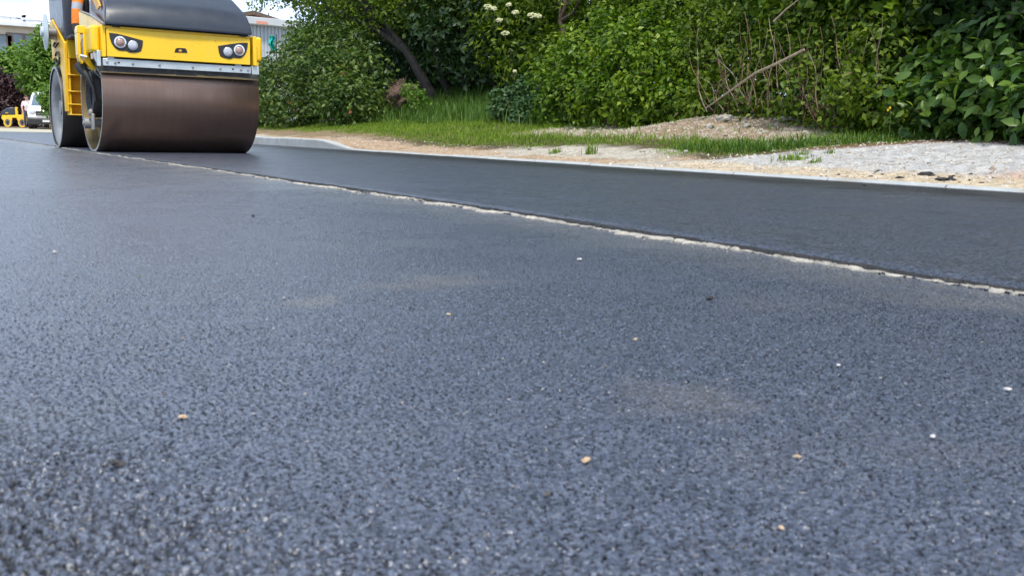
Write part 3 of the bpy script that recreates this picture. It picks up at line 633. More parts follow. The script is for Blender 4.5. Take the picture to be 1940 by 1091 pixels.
for i in range(58):
    px=[1338,1350,1365,1395,1412,1425,1440,1452,1468,1482,1500,1512,1528,1545,1556,1562,1585,1598,1612,1630,1644,1660,1405,1533,1549,1575][i%26]+(0 if i<26 else rng.uniform(-14,14))
    X=9.38-.0009*(px-1340)+rng.uniform(-.08,.08); y0=rng.uniform(190,232); y1=y0-rng.uniform(40,170)
    p=[];dx=rng.normal()*26; bow=rng.normal()*9; ph=rng.uniform(0,3)
    for t in np.linspace(0,1,9): p.append(atX(px+dx*t+bow*math.sin(3.1*t)+3*math.sin(9*t+ph),y0+(y1-y0)*t,X+rng.uniform(-.05,.05)))
    stick('dry_stem',p,rng.uniform(.004,.0075),'deadwood' if i%3==0 else 'twig','thin dry creeper stem hanging in the thicket around the broken branch','stem','dry creeper stems in the thickets')
# pile of roots and earth between shrub and leaning tree
c=atX(762,175,10.2); base=np.array([c[0],c[1],tzs(c[0],c[1])])
root=empty('root_pile',base); tag(root,'brown heap of torn roots and earth between the left shrub and the leaning tree','root heap')
mb=MB(base); V=[]
mb.ell((c[0],c[1],c[2]-.15),(.30,.38,.30),40,24)
o=mb.build('earth_clod',M['brushpile'],root)
for v in o.data.vertices:
    q=v.co; k=.35+1.5*fbm(np.array([q.x*9+7]),np.array([q.y*9+q.z*11]),61)[0]; v.co=Vector((q.x*k,q.y*k,(q.z-(c[2]-.15-base[2]))*k+(c[2]-.15-base[2])))
mb=MB(base)
for i in range(260):
    d=nrm(rng.normal(size=3)); d[0]=-abs(d[0])*.8; s=c+d*np.array([.15,.25,.15])+np.array([0,0,-.1]); e2=s+nrm(d+.7*rng.normal(size=3))*rng.uniform(.12,.42)+np.array([0,0,rng.uniform(-.12,.06)])
    mb.tube([s,(s+e2)/2+rng.normal(size=3)*.04,e2],[.009,.006,.002],5)
mb.build('roots',M['twig'],root)
bush('sapling','small lime green sapling in front of the root heap','sapling',pxlobes([(782,182,10.0,20),(798,186,10.0,16),(775,170,10.0,12)]),420,.085,'lf_lime',atX(785,210,10.0),k=4,spread=.07,sr=.008,nst=5,zmin=-.2)

# ------------------------------------------------------------------ grass
def blades(name,P,hgt,wid,mat,kind='stuff',lean=.45,parent=None):
    n=len(P); a_=rng.uniform(0,6.283,n); d=np.c_[np.cos(a_),np.sin(a_),0*a_]; s=np.c_[-np.sin(a_),np.cos(a_),0*a_]
    h=hgt*(1+.45*rng.uniform(-1,1,n)); ln=lean*rng.uniform(.1,1.5,n); w=wid*(1+.4*rng.uniform(-1,1,n))
    z=np.array([0,0,1.0])
    b0=P-s*w[:,None]*.5; b1=P+s*w[:,None]*.5; m=P+z*h[:,None]*.6+d*(h*ln*.28)[:,None]
    m0=m-s*w[:,None]*.4; m1=m+s*w[:,None]*.4; t=P+z*(h*(1-.25*np.minimum(ln,1.8)))[:,None]+d*(h*ln*.95)[:,None]
    V=np.stack([b0,b1,m1,m0,t],1).reshape(-1,3); Fc=np.array([[0,1,2],[0,2,3],[3,2,4]])
    F_=(np.arange(n)[:,None,None]*5+Fc[None]).reshape(-1,3)
    o=raw_mesh(name,V,F_,mat,parent,attr=np.repeat(np.clip(.65*rng.uniform(0,1,n)+.55*(fbm(P[:,0]*1.8,P[:,1]*1.8,97)-.2),0,1),5)); return o
def on_ground(x,y): return np.c_[x,y,tz(x,y)-.01]
def glim(y): return np.interp(y,[0,5.0,5.8,6.3,6.7,7.0,7.3,7.7,9.2,10.3,10.7,12,13,15.2,19.6,26],[9.2,8.75,8.55,8.1,7.78,7.3,7.14,7.05,7.57,7.48,7.2,7.1,6.92,7.4,7.7,8.1])
n=210000; x=rng.uniform(6.7,12.5,n); y=rng.uniform(2.5,25,n)
nn=fbm(x*1.6,y*1.6,71); e_=x-glim(y)+(nn-.5)*.55
bare=sst(8.15,8.6,x)*(1-sst(10.3,10.9,x))*sst(6.8,7.5,y)*(1-sst(12.2,13.6,y))
pr=sst(-.05,.25,e_)*(1-.93*bare)*(.45+.55*sst(.35,.5,fbm(x*4,y*4,73)))
k=rng.uniform(0,1,n)<pr; x,y,e_=x[k],y[k],e_[k]
P=on_ground(x,y); hg=.028+.058*sst(0,.9,e_)*(.4+fbm(x*2.5,y*2.5,75))
o=blades('grass',P,hg,.0065,M['grass'],lean=1.1); tag(o,kind='stuff')
# longer grass under the trees and along the foot of the thicket
n=26000; x=rng.uniform(8.6,12.5,n); y=rng.uniform(13.2,24,n); k=rng.uniform(0,1,n)<sst(9.0,10.0,x+.8*(fbm(x*1.3,y*1.3,77)-.5)); P=on_ground(x[k],y[k])
n=7000; y2=rng.uniform(4.2,8.2,n); x2=glim(y2)+.3+np.abs(rng.normal(size=n))*.45; k2=rng.uniform(0,1,n)<sst(.3,.55,fbm(x2*2,y2*2,79)); P2=on_ground(x2[k2],y2[k2])
PP=np.concatenate([P,P2]); hh_=np.r_[.14+.30*rng.uniform(0,1,len(P)),.03+.09*rng.uniform(0,1,len(P2))]
o=blades('long_grass',PP,hh_,.010,M['grass_dark'],lean=.75); tag(o,kind='stuff')
# tufts standing alone on the sand
tl=[('wide low tuft of green weeds on the pale gravel',1497,303,.16,160,.06),('small tuft of grass with a seed stalk on the bare strip by the kerb',1117,292,.07,60,.16),('tiny green tuft on the gravel right of the wide tuft',1542,309,.06,40,.045),('tiny green tuft on the gravel behind the wide tuft',1522,293,.07,40,.06),('little grass tuft on the stony patch left of the seed stalk tuft',1052,290,.08,60,.07),('tiny green tuft at the back of the gravel',1572,291,.06,30,.06)]
def hit(px,py):
    d=ray(px,py)
    for X in np.arange(6.36,14,.01):
        t=X/d[0]; z=H+d[2]*t
        if z<=tzs(X,d[1]*t): return np.array([X,d[1]*t,z])
    return atX(px,py,8)
for l,px,py,r,nb,h in tl:
    c=hit(px,py); q=rng.normal(size=(nb,2))*r*.5; P=np.c_[q,np.zeros(nb)]; P[:,2]=tz(P[:,0]+c[0],P[:,1]+c[1])-c[2]-.005
    o=blades('grass_tuft',P,h*(.6+.6*rng.uniform(0,1,nb)),.008,M['grass'],lean=.8); o.location=c; tag(o,l,'grass tuft')
# low weeds at the foot of the large-leaved shrub
n=5200; y2=rng.uniform(3.0,9.0,n); x2=np.interp(y2,[3,5,5.8,6.3,9],[9.2,8.85,8.75,8.7,9.4])+.12+np.abs(rng.normal(size=n))*.45
P=on_ground(x2,y2); P[:,2]+=rng.uniform(0,.28,n)*sst(0,.5,x2-8.9)
o=leaves('weeds',P,np.tile([[-.4,-.4,.7]],(n,1)),.06,M['lf_mid'],None,.5,.3); tag(o,kind='stuff')
c=atX(1686,205,8.55); mb=MB(c)
for (u,v) in ((0,0),(.035,-.035)):
    for i in range(9):
        t=i/9*6.283; mb.ell((c[0],c[1]+u*.6+.008*math.cos(t),c[2]+v*.6+.008*math.sin(t)),(.004,.006,.006),6,4)
o=mb.build('yellow_flower',M['yflower']); o.location=c; k_=MB(c); k_.tube([(c[0]+.02,c[1],c[2]-.35),(c[0]+.01,c[1]-.01,c[2]-.1),(c[0]+.004,c[1],c[2]-.006)],.003,5); k_.build('stem',M['stemgreen'],o); tag(o,'single bright yellow wildflower above the long grass by the thicket','flower')

# ------------------------------------------------------------------ stones and crumbs
def rock_mesh(n=10,m=7,rough=.3,seed=0):
    V=[];Fc=[]
    for i in range(m+1):
        p=math.pi*i/m
        for k in range(n):
            t=2*math.pi*k/n; d=np.array([math.sin(p)*math.cos(t),math.sin(p)*math.sin(t),-math.cos(p)])
            f=1+rough*2*(fbm(np.array([d[0]*1.7+seed*5.3]),np.array([d[1]*1.7+d[2]*1.3+seed]),seed)[0]-.5); V.append(d*f)
    for i in range(m):
        for k in range(n): Fc.append((i*n+k,i*n+(k+1)%n,(i+1)*n+(k+1)%n,(i+1)*n+k))
    return np.array(V),Fc
def rock(name,c,r,mat,label,cat,group=None,rz=0,seed=0,rough=.45,sink=.25):
    V,Fc=rock_mesh(rough=rough,seed=seed+1); V=V*np.array(r); mb=MB(); mb.add(V+np.array([0,0,r[2]*(1-2*sink)]),Fc)
    o=mb.build(name,M[mat],smooth=0); o.location=c; o.rotation_euler=(0,0,rz); tag(o,label,cat,group); return o
rk=[(1378,226,(.10,.16,.07),'pale rough rock on the crest of the earth mound'),(1490,226,(.16,.26,.05),'long flat tan slab at the foot of the thicket'),(1596,240,(.07,.07,.06),'small square brown stone half hidden in the long grass'),(1345,240,(.06,.09,.05),'pale stone on the left slope of the earth mound'),
    (1415,238,(.06,.08,.045),'pale stone between the crest rock and the flat slab'),(1440,247,(.05,.07,.035),'small pale stone low on the mound below the flat slab'),(1122,242,(.05,.07,.04),'lone rounded stone at the foot of the bright green bush'),(1300,287,(.045,.06,.035),'grey stone in the grass near the bare strip'),
    (1218,285,(.05,.06,.03),'pale stone at the grass edge left of the grey stone'),(1003,282,(.05,.025,.02),'short brown piece of brick on the bare strip by the kerb'),(1436,318,(.035,.05,.03),'grey stone on the sand right beside the kerb'),(1375,255,(.045,.06,.03),'flat stone low on the front of the mound')]
for i,(px,py,r,l) in enumerate(rk):
    c=hit(px,py+3); rock('rock',c,tuple(q*.72 for q in r),'bark2' if 'brown' in l else 'stone',l,'stone','stones lying on the verge',rng.uniform(-.6,.6),i*3,.95,.3)
cr=[(int(rng.uniform(1500,1930)),int(rng.uniform(328,345)),rng.uniform(.012,.026)) for _ in range(22)]
cr=[(x_,y_+int((x_-1700)*.03),s_) for x_,y_,s_ in cr]+[(1666,325,.05),(1672,331,.025),(1649,335,.035),(1705,338,.05),(1680,312,.018),(1760,310,.03),(1752,332,.10),(1765,334,.05),(1776,341,.06),(1790,343,.10),(1800,338,.07),(1806,335,.05),(1840,331,.035),(1820,336,.025),(1836,341,.025),(1818,346,.02),(1860,347,.03),(1905,350,.04),(1925,348,.03),(1638,352,.03),(1788,359,.02),(1555,335,.03),(1590,331,.025),(1530,334,.02)]
for i,(px,py,s) in enumerate(cr):
    c=hit(px,py) if py<348 else gnd(px,py,.03)
    rock('asphalt_crumb',c,(s*.26,s*.62,s*.16),'crumb','black crumb of spilled asphalt lying on the pale sand beside the kerb','asphalt crumb','asphalt crumbs spilled on the sand',rng.uniform(0,3),i,.95,.15)
ls=[(1111,872,.0075,'tanstone','tan pebble lying alone in the middle of the near asphalt'),(1510,865,.0065,'tanstone','mustard pebble on the near asphalt, right of the tan one'),(1910,738,.008,'whitestone','white chip at the right edge of the near asphalt'),(1588,692,.006,'whitestone','small white chip on the asphalt left of the larger white chip'),(347,790,.007,'tanstone','tan pebble on the coarse asphalt at the left'),(222,880,.011,'crumb','black loose lump on the coarse asphalt at the bottom left'),(1204,643,.006,'tanstone','tan chip on the asphalt, middle of the picture'),(850,596,.007,'tanstone','tiny tan chip on the asphalt left of the middle'),(1480,1000,.005,'tanstone','tan grit at the bottom edge of the asphalt'),(103,478,.012,'whitestone','pale chip far out on the asphalt at the left edge'),(1345,566,.016,'crumb','flat black crumb on the asphalt below the joint'),(480,410,.014,'crumb','black crumb on the far asphalt between roller and joint'),(1098,492,.012,'whitestone','white chip on the asphalt just below the joint'),(1768,827,.006,'whitestone','white chip on the asphalt below the right-edge chip')]
for i,(px,py,s,m,l) in enumerate(ls):
    c=gnd(px,py,.002); rock('loose_chip',c,(s*.42,s*.62,s*.26),m,l,'chip','loose chips on the old lane',rng.uniform(0,3),i+40,.8,.3)
# gravel scattered on verge (uncountable)
n=9000; y=np.r_[rng.uniform(2.8,7.3,4200),rng.uniform(6.8,13,7000),rng.uniform(7,17,1800)]; x=np.r_[rng.uniform(6.4,8.9,4200),rng.uniform(8.3,10.3,7000),rng.uniform(6.38,7.3,1800)]
n=len(x); P=on_ground(x,y); s=(rng.gamma(1.6,.0034,n)+.003)*np.where((x>8.2)&(y>6.8),1.9,1); ico=np.array([[1,0,-.2],[0,1,-.2],[-1,0,-.2],[0,-1,-.2],[.2,.1,.8]])
A_=rng.uniform(0,6.28,n); V=ico[None]*rng.uniform(.6,1.4,(n,5,1)); ca,sa=np.cos(A_)[:,None],np.sin(A_)[:,None]
V=np.stack([V[...,0]*ca-V[...,1]*sa,V[...,0]*sa+V[...,1]*ca,V[...,2]*.8],-1)*s[:,None,None]+P[:,None,:]+np.array([0,0,.012])
Fc=np.array([[0,1,4],[1,2,4],[2,3,4],[3,0,4]]); F_=(np.arange(n)[:,None,None]*5+Fc[None]).reshape(-1,3)
o=raw_mesh('gravel',V.reshape(-1,3),F_,leafmat('gravel_tones',(.20,.15,.11),(.38,.34,.28),(.52,.49,.44),.0,.9),attr=np.repeat(rng.uniform(0,1,n)*np.where((x>8.2)&(y>6.8),.6,1),5)); tag(o,kind='stuff')

# ------------------------------------------------------------------ people
def person(name,label,joints,bones,mats,cat='person',face_dir=(0,-1,0),hair='hair'):
    # joints: name->(xyz,r); bones: list of (a,b,material index)
    names=list(joints); ix={k:i for i,k in enumerate(names)}
    me=bpy.data.meshes.new(name); base=np.array([*np.mean([joints[k][0][:2] for k in names],0),0.0])
    base[2]=min(joints[k][0][2] for k in names)
    me.from_pydata([tuple(np.array(joints[k][0])-base) for k in names],[(ix[a_],ix[b_]) for a_,b_,_ in bones],[])
    o=bpy.data.objects.new(name,me); link(o)
    md=o.modifiers.new('skin','SKIN'); md.use_smooth_shade=True
    for k in names:
        v=me.skin_vertices[0].data[ix[k]]; r=joints[k][1]; v.radius=(r,r)
    me.skin_vertices[0].data[ix['pelvis']].use_root=True
    sb=o.modifiers.new('sub','SUBSURF'); sb.levels=2; sb.render_levels=2
    dg=bpy.context.evaluated_depsgraph_get(); me2=bpy.data.meshes.new_from_object(o.evaluated_get(dg)); o.modifiers.clear(); o.data=me2
    for m in mats: me2.materials.append(m)
    if len(me2.materials)>len(mats): me2.materials.pop(index=0)
    seg=[(np.array(joints[a_][0])-base,np.array(joints[b_][0])-base,m) for a_,b_,m in bones]
    for p in me2.polygons:
        c_=np.array(p.center); best=9;bm_=0
        for s,e2,m in seg:
            d=e2-s; t=np.clip((c_-s)@d/(d@d+1e-9),0,1); q=np.linalg.norm(c_-s-d*t)
            if q<best: best=q;bm_=m
        p.material_index=bm_; p.use_smooth=True
    o.location=base; tag(o,label,cat)
    hd=np.array(joints['head'][0])-base; fd=np.array(face_dir,float); sdv=np.cross(fd,[0,0,1])
    mb=MB(); mb.ell(hd+np.array([0,0,.055])-fd*.03,(.098,.105,.085),16,10); mb.build('hair',M[hair],o)
    for s in (-1,1):
        mb=MB(); mb.ell(hd+fd*.082+sdv*.033*s+np.array([0,0,.012]),(.012,.012,.010),10,6); mb.build('eye',M['black'],o)
        mb=MB(); mb.ell(hd+sdv*.097*s-fd*.005,(.018,.02,.032),10,6); mb.build('ear',M['skin'],o)
    mb=MB(); mb.ell(hd+fd*.10-np.array([0,0,.018]),(.014,.018,.022),10,6); mb.build('nose',M['skin'],o)
    mb=MB(); mb.ell(hd+fd*.088-np.array([0,0,.062]),(.026,.010,.007),10,6); mb.build('mouth',M['pinkshirt'],o)
    return o
def hand(J,Bn,side,w,dirv,r=.0105,m=0):
    w=np.array(w,float); d=nrm(np.array(dirv,float)); u=np.cross(d,[0,0,1.0]); u=nrm(u) if np.linalg.norm(u)>.1 else np.array([1,0,0.])
    dn=np.array([0,0,-1.0])
    J[side+'palm']=(w+d*.06,.026); Bn.append((side+'wrist',side+'palm',m))
    for i,(o_,l) in enumerate(((-.030,.070),(-.011,.082),(.010,.078),(.030,.062))):
        k=side+'f%d'%i; J[k+'a']=(w+d*.095+u*o_,r); J[k+'b']=(w+d*(.095+l*.55)+u*o_*1.1+dn*.012,r*.9); J[k+'c']=(w+d*(.095+l*.85)+u*o_*1.1+dn*.038,r*.75)
        Bn+= [(side+'palm',k+'a',m),(k+'a',k+'b',m),(k+'b',k+'c',m)]
    k=side+'t'; s_=1 if side=='l' else -1
    J[k+'a']=(w+d*.055+u*.042*s_+dn*.012,r*1.1); J[k+'b']=(w+d*.09+u*.055*s_+dn*.03,r*.85); Bn+=[(side+'palm',k+'a',m),(k+'a',k+'b',m)]

# ------------------------------------------------------------------ the big road roller
RO=np.array([2.94,11.60,0.0])
roller=empty('road_roller',RO); tag(roller,'big yellow tandem road roller with dark hood and brown steel drum on the fresh lane','road roller')
def rm(): return MB(RO)
YC=11.60; RD=.612; DX0,DX1=2.105,3.775
# front drum
d=rm().lathe([(RD-.03,.22),(RD-.03,.004),(RD-.026,0),(RD-.005,0),(RD,.006),(RD,1.664),(RD-.005,1.67),(RD-.03,1.67),(RD-.03,1.45)],(DX0,YC,RD),'x',160,(False,False))
drum=d.build('front_drum',M['drum'],roller,smooth=50)
rm().lathe([(RD-.031,-.0012),(RD-.001,-.0012),(RD-.001,.001)],(DX0,YC,RD),'x',128,(False,False)).build('rim',M['rim'],drum)
rm().lathe([(.05,.12),(.26,.12),(.30,.11),(.34,.14),(RD-.06,.15),(RD-.0315,.13),(RD-.0312,.006)],(DX0,YC,RD),'x',96,(True,False)).build('drum_end',M['olive'],drum)
rm().lathe([(RD-.032,1.40),(.3,1.44),(.05,1.45)],(DX0,YC,RD),'x',64,(False,True)).build('drum_end',M['olive'],drum)
rm().lathe([(.15,.11),(.155,.02),(.19,-.02),(.235,-.015),(.255,.03),(.25,.12)],(DX0,YC+.02,RD+.02),'x',64,(True,False)).build('hub',M['rubber'],drum)
h=rm(); h.cyl((2.015,YC-.02,.315),'x',.058,.075,32); h.cyl((2.003,YC-.02,.315),'x',.027,.03,20); h.cyl((2.06,YC-.02,.315),'x',.045,.15,24)
h.build('drive_motor',M['grey'],drum,.004)
h=rm(); h.box(2.07,2.10,YC-.19,YC-.10,.24,.42); h.ell((2.075,YC-.10,.43),(.028,.035,.04)); h.build('motor_bracket',M['grey'],drum,.012)
# hoses
for pts,r,m in (([(1.985,11.50,.93),(2.0,11.46,.88),(2.04,11.40,.80),(2.08,11.36,.70),(2.10,11.36,.55)],[.06,.055,.026,.018,.018],'black'),
                ([(2.16,11.30,.97),(2.10,11.24,.93),(2.08,11.22,.85),(2.14,11.24,.80),(2.20,11.26,.72)],[.011]*5,'grey'),
                ([(2.13,11.36,.90),(2.17,11.30,.80),(2.21,11.28,.70)],[.010]*3,'grey')):
    rm().tube(pts,r,12).build('hose',M[m],roller)
# scraper + bar
yb=10.985
edge=[(2.085,.985),(3.765,.985)]; bot=[]
xs=np.linspace(3.765,2.085,120)
zz=.846-.010*(vn(xs*14,xs*0,81)-.5)-.012*(vn(xs*5,xs*0,82)>.62)*vn(xs*31,xs*0,83)
bot=[(float(x_),float(z_)) for x_,z_ in zip(xs,zz)]
scr=rm().prism(edge+bot,'y',yb,yb+.03).build('scraper_blade',M['rubber'],roller,0,smooth=0)
xs=np.linspace(3.76,2.09,120); zt=.848+.016*vn(xs*9,xs*0,84)*(vn(xs*4,xs*0,85)>.35)
rm().prism([(float(x_),float(z_)) for x_,z_ in zip(xs[::-1],zt[::-1])]+[(3.76,.838),(2.09,.838)],'y',yb-.0035,yb+.002).build('dried_mud',M['olive'],scr,smooth=0)
bar=rm().box(2.115,3.675,yb-.026,yb-.001,.906,.982).build('scraper_bar',M['zinc'],roller,.004)
for x_ in (2.155,2.235,2.41,2.68,3.03,3.33,3.56,3.64):
    rm().lathe([(.014,0),(.014,-.008),(.009,-.012)],(x_,yb-.026,.944),'y',6).build('bolt',M['grey'],bar)
for x_ in (2.27,3.47): rm().box(x_-.011,x_+.011,yb-.0275,yb-.0255,.936,.953).build('bolt_slot',M['dark'],bar)
for x_ in (2.16,3.50): rm().box(x_,x_+.07,yb-.012,yb+.01,.982,1.02).build('bracket',M['zinc'],bar,.003)
k_=rm(); k_.box(2.065,2.10,10.98,11.03,.90,1.06); k_.prism([(2.035,1.08),(2.065,1.07),(2.10,.93),(2.085,.90),(2.05,.97)],'y',11.04,11.06); k_.build('scraper_bracket',M['zinc'],roller,.004)
rm().box(3.69,3.775,10.98,11.03,.90,.99).build('scraper_bracket',M['zinc'],roller,.004)
# cavity body behind the panel
rm().box(2.20,3.66,11.02,12.2,1.235,1.36).build('chassis',M['dark'],roller)
rm().box(2.12,3.70,11.035,11.06,.985,1.10).build('splash_guard',M['dark'],roller)
# front panel
pyf=10.935; XC=2.9075
panel=rm().prism([(2.155,1.005),(2.16,1.0),(3.655,1.0),(3.66,1.005),(3.662,1.275),(3.655,1.285),(2.165,1.285),(2.155,1.275)],'y',pyf,pyf+.06).build('front_panel',M['yellow'],roller,.006,3)
rm().box(2.15,3.665,pyf+.012,pyf+.06,1.2855,1.312).build('panel_lip',M['yellow_dirty'],roller,.004)
rm().box(2.16,3.66,pyf+.05,pyf+.3,1.312,1.335).build('hood_gasket',M['black'],roller)
poly=[(178,135),(360,160),(560,210),(882,300),(870,420),(840,520),(760,545),(660,552),(600,548),(540,515),(450,512),(370,500),(290,440),(230,350),(195,240)]
hp=[atY(190+u/10.9,50+v/10.9,pyf) for u,v in poly]; c1=atY(190+405/10.9,50+335/10.9,pyf); c2=atY(190+668/10.9,50+402/10.9,pyf)
for s in (1,-1):
    mx=lambda p:(XC+s*(p[0]-XC))
    hl=rm().prism([(mx(p),p[2]) for p in hp],'y',pyf-.006,pyf+.004).build('headlight',M['black'],panel,.003)
    rm().lathe([(.060,-.008),(.060,-.018),(.046,-.020),(.040,-.009)],(mx(c1),pyf,c1[2]),'y',40,(True,True)).build('lamp_ring',M['chrome'],hl)
    rm().lathe([(.041,-.012),(.034,-.022),(.02,-.028),(.004,-.030)],(mx(c1),pyf,c1[2]),'y',32,(False,True)).build('lamp_lens',M['amber'],hl)
    rm().lathe([(.050,-.008),(.050,-.016),(.040,-.024),(.02,-.028),(.004,-.029)],(mx(c2),pyf,c2[2]),'y',40,(False,True)).build('lamp_lens',M['lens'],hl)
ex=[atY(px,py,pyf) for px,py in ((332.5,93),(336,91.5),(350,92),(353.5,95),(355,101),(330.5,100))]
em=rm().prism([(p[0],p[2]) for p in ex],'y',pyf-.003,pyf+.004).build('vent_recess',M['dark'],panel)
rm().ell(((ex[2][0]+ex[0][0])/2,pyf-.004,(ex[0][2]+ex[5][2])/2),(.018,.004,.012),12,8).build('latch',M['ambersticker'],em)
for x_ in (2.215,3.545):
    k_=rm(); k_.box(x_,x_+.075,pyf-.004,pyf+.05,1.300,1.326); k_.cyl((x_+.012,pyf-.006,1.313),'x',.010,.05,10); k_.build('hinge',M['black'],roller,.003)
# yellow corner blocks and fork arms (both ends of the drum)
for s in (1,-1):
    mx=lambda x_:(x_ if s==1 else 2*XC+.035-x_)
    def bx(m_,x0,x1,*r): a0,a1=sorted((mx(x0),mx(x1))); m_.box(a0,a1,*r)
    k_=rm(); bx(k_,2.105,2.150,10.955,11.55,.995,1.315); k_.build('frame_cheek',M['yellow'],roller,.006)
    k_=rm(); bx(k_,2.02,2.1045,11.02,11.359,1.045,1.318); k_.build('frame_corner',M['yellow'],roller,.032,5)
    k_=rm()
    def pr(poly): k_.prism([(mx(u),v) for u,v in poly],'y',11.36,11.50)
    pr([(1.945,1.29),(1.955,1.33),(2.04,1.325),(2.045,1.25),(1.945,1.25)])
    pr([(1.945,1.249),(1.975,1.249),(1.978,1.02),(1.948,1.02)])
    pr([(2.005,1.249),(2.045,1.249),(2.05,1.03),(2.07,.97),(2.125,.88),(2.105,.868),(2.06,.90),(2.02,.95),(2.005,.985)])
    pr([(1.948,1.019),(1.978,1.019),(1.985,.975),(2.004,.955),(1.985,.93),(1.96,.97)])
    arm=k_.build('drum_fork',M['yellow'],roller,.005)
    k_=rm(); k_.tube([(mx(1.965),11.35,1.02),(mx(2.035),11.34,1.005)],.012,10); k_.tube([(mx(1.995),11.37,1.20),(mx(1.985),11.40,1.12),(mx(1.99),11.42,1.03)],.009,8); k_.build('towing_pin',M['zinc'],arm)
# hood
st=[(10.905,1.322,2.135,3.675),(10.898,1.345,2.130,3.682),(10.93,1.43,2.14,3.67),(10.985,1.515,2.155,3.655),(11.06,1.575,2.175,3.64),(11.35,1.725,2.20,3.62),(11.75,1.885,2.235,3.585),(12.15,1.985,2.26,3.56),(12.30,1.96,2.27,3.55),(12.32,1.60,2.27,3.55)]
nst=28
V=[];Fc=[]
def hoodx(x0,x1,t,crown): 
    return x0+(x1-x0)*t, crown*(1-(2*t-1)**4)
for (y_,z_,x0,x1) in st:
    for t in np.linspace(0,1,nst):
        xx,cz=hoodx(x0,x1,t,.03 if z_>1.4 else .0); V.append((xx,y_-(.02*(1-(2*t-1)**2)),z_+cz))
for i in range(len(st)-1):
    for k in range(nst-1): Fc.append((i*nst+k,i*nst+k+1,(i+1)*nst+k+1,(i+1)*nst+k))
for side in (0,nst-1):
    idx=[i*nst+side for i in range(len(st))]; q=len(V); 
    y0,zl=12.32,1.60
    Fc.append(idx if side==0 else idx[::-1])
mb=rm(); mb.add(V,Fc); hood=mb.build('hood',M['hood'],roller,.018,3,smooth=55)
rm().tube([(2.128,10.91,1.325),(2.126,11.2,1.385),(2.13,11.6,1.47),(2.14,12.2,1.56)],[.012]*4,8).build('hood_trim',M['grey'],hood)
rm().prism([(11.20,1.53),(11.34,1.50),(11.72,1.70),(11.62,1.78)],'x',2.150,2.166).build('sticker',M['ambersticker'],hood)
rm().box(2.42,3.30,11.30,11.31,1.70,1.705).build('hood_seam',M['black'],hood)
# yellow side bodies under hood
for x0,x1 in ((2.125,2.148),(3.655,3.678)):
    rm().prism([(10.99,1.318),(11.55,1.318),(12.25,1.10),(12.25,1.56),(11.6,1.455),(11.2,1.37)],'x',x0,x1).build('side_panel',M['yellow'],roller,.004)
rm().box(2.30,3.50,12.1,12.9,.55,1.20).build('articulation_joint',M['dark'],roller,.02)
# steps: recessed ladder facing forward
stp=rm(); x0,x1,ys_=2.112,2.52,13.00
stp.box(x0,x0+.022,ys_,ys_+.30,.42,1.235); stp.box(x1-.022,x1,ys_,ys_+.30,.42,1.235); stp.box(x0+.022,x1-.022,ys_+.13,ys_+.15,.42,1.235); stp.box(x0,x1,ys_-.004,ys_+.16,1.085,1.30)
step=stp.build('step_tower',M['yellow_dirty'],roller,.004)
for z_ in (.895,.70,.545,.422): rm().box(x0-.012,x1+.004,ys_-.02,ys_+.129,z_-.014,z_).build('step',M['yellow_dirty'],step,.003)
# rear frame: side plate arched over the rear drum
RY,RR_=13.72,.508
for xs_ in (2.075,3.76):
    arch=[(RY+.60*math.cos(t),.52+.60*math.sin(t)) for t in np.linspace(R_(150),R_(72),18)]
    rm().prism([(13.00,1.268),(13.02,.45),(13.14,.45)]+arch+[(13.97,1.585),(13.80,1.60),(13.05,1.285)],'x',xs_,xs_+.035).build('rear_frame',M['yellow_dirty'],roller,.006)
for pts in ([(2.07,13.62,1.30),(2.045,13.58,1.255),(2.05,13.48,1.235),(2.05,13.36,1.25),(2.07,13.33,1.28)],[(2.06,13.42+.15*math.cos(t),1.10+.075*math.sin(t)) for t in np.linspace(.5,6.0,16)]):
    rm().tube(pts,.012,8).build('cable_loop',M['black'],roller)
d=rm().lathe([(RR_-.03,.16),(RR_-.03,.004),(RR_-.022,0),(RR_-.004,0),(RR_,.006),(RR_,1.58),(RR_-.03,1.58),(RR_-.03,1.4)],(2.062,RY,RR_),'x',128,(False,False)).build('rear_drum',M['darksteel'],roller,smooth=50)
rm().lathe([(RR_-.031,-.0012),(RR_-.001,-.0012),(RR_-.001,.001)],(2.062,RY,RR_),'x',128,(False,False)).build('rim',M['rim'],d)
rm().lathe([(.10,.13),(.27,.12),(.305,.05),(.33,.03),(RR_-.0305,.018)],(2.062,RY,RR_),'x',80,(True,False)).build('drum_end',M['grey'],d)
rm().cyl((2.11,RY,RR_),'x',.09,.18,28).build('hub',M['grey'],d,.008)
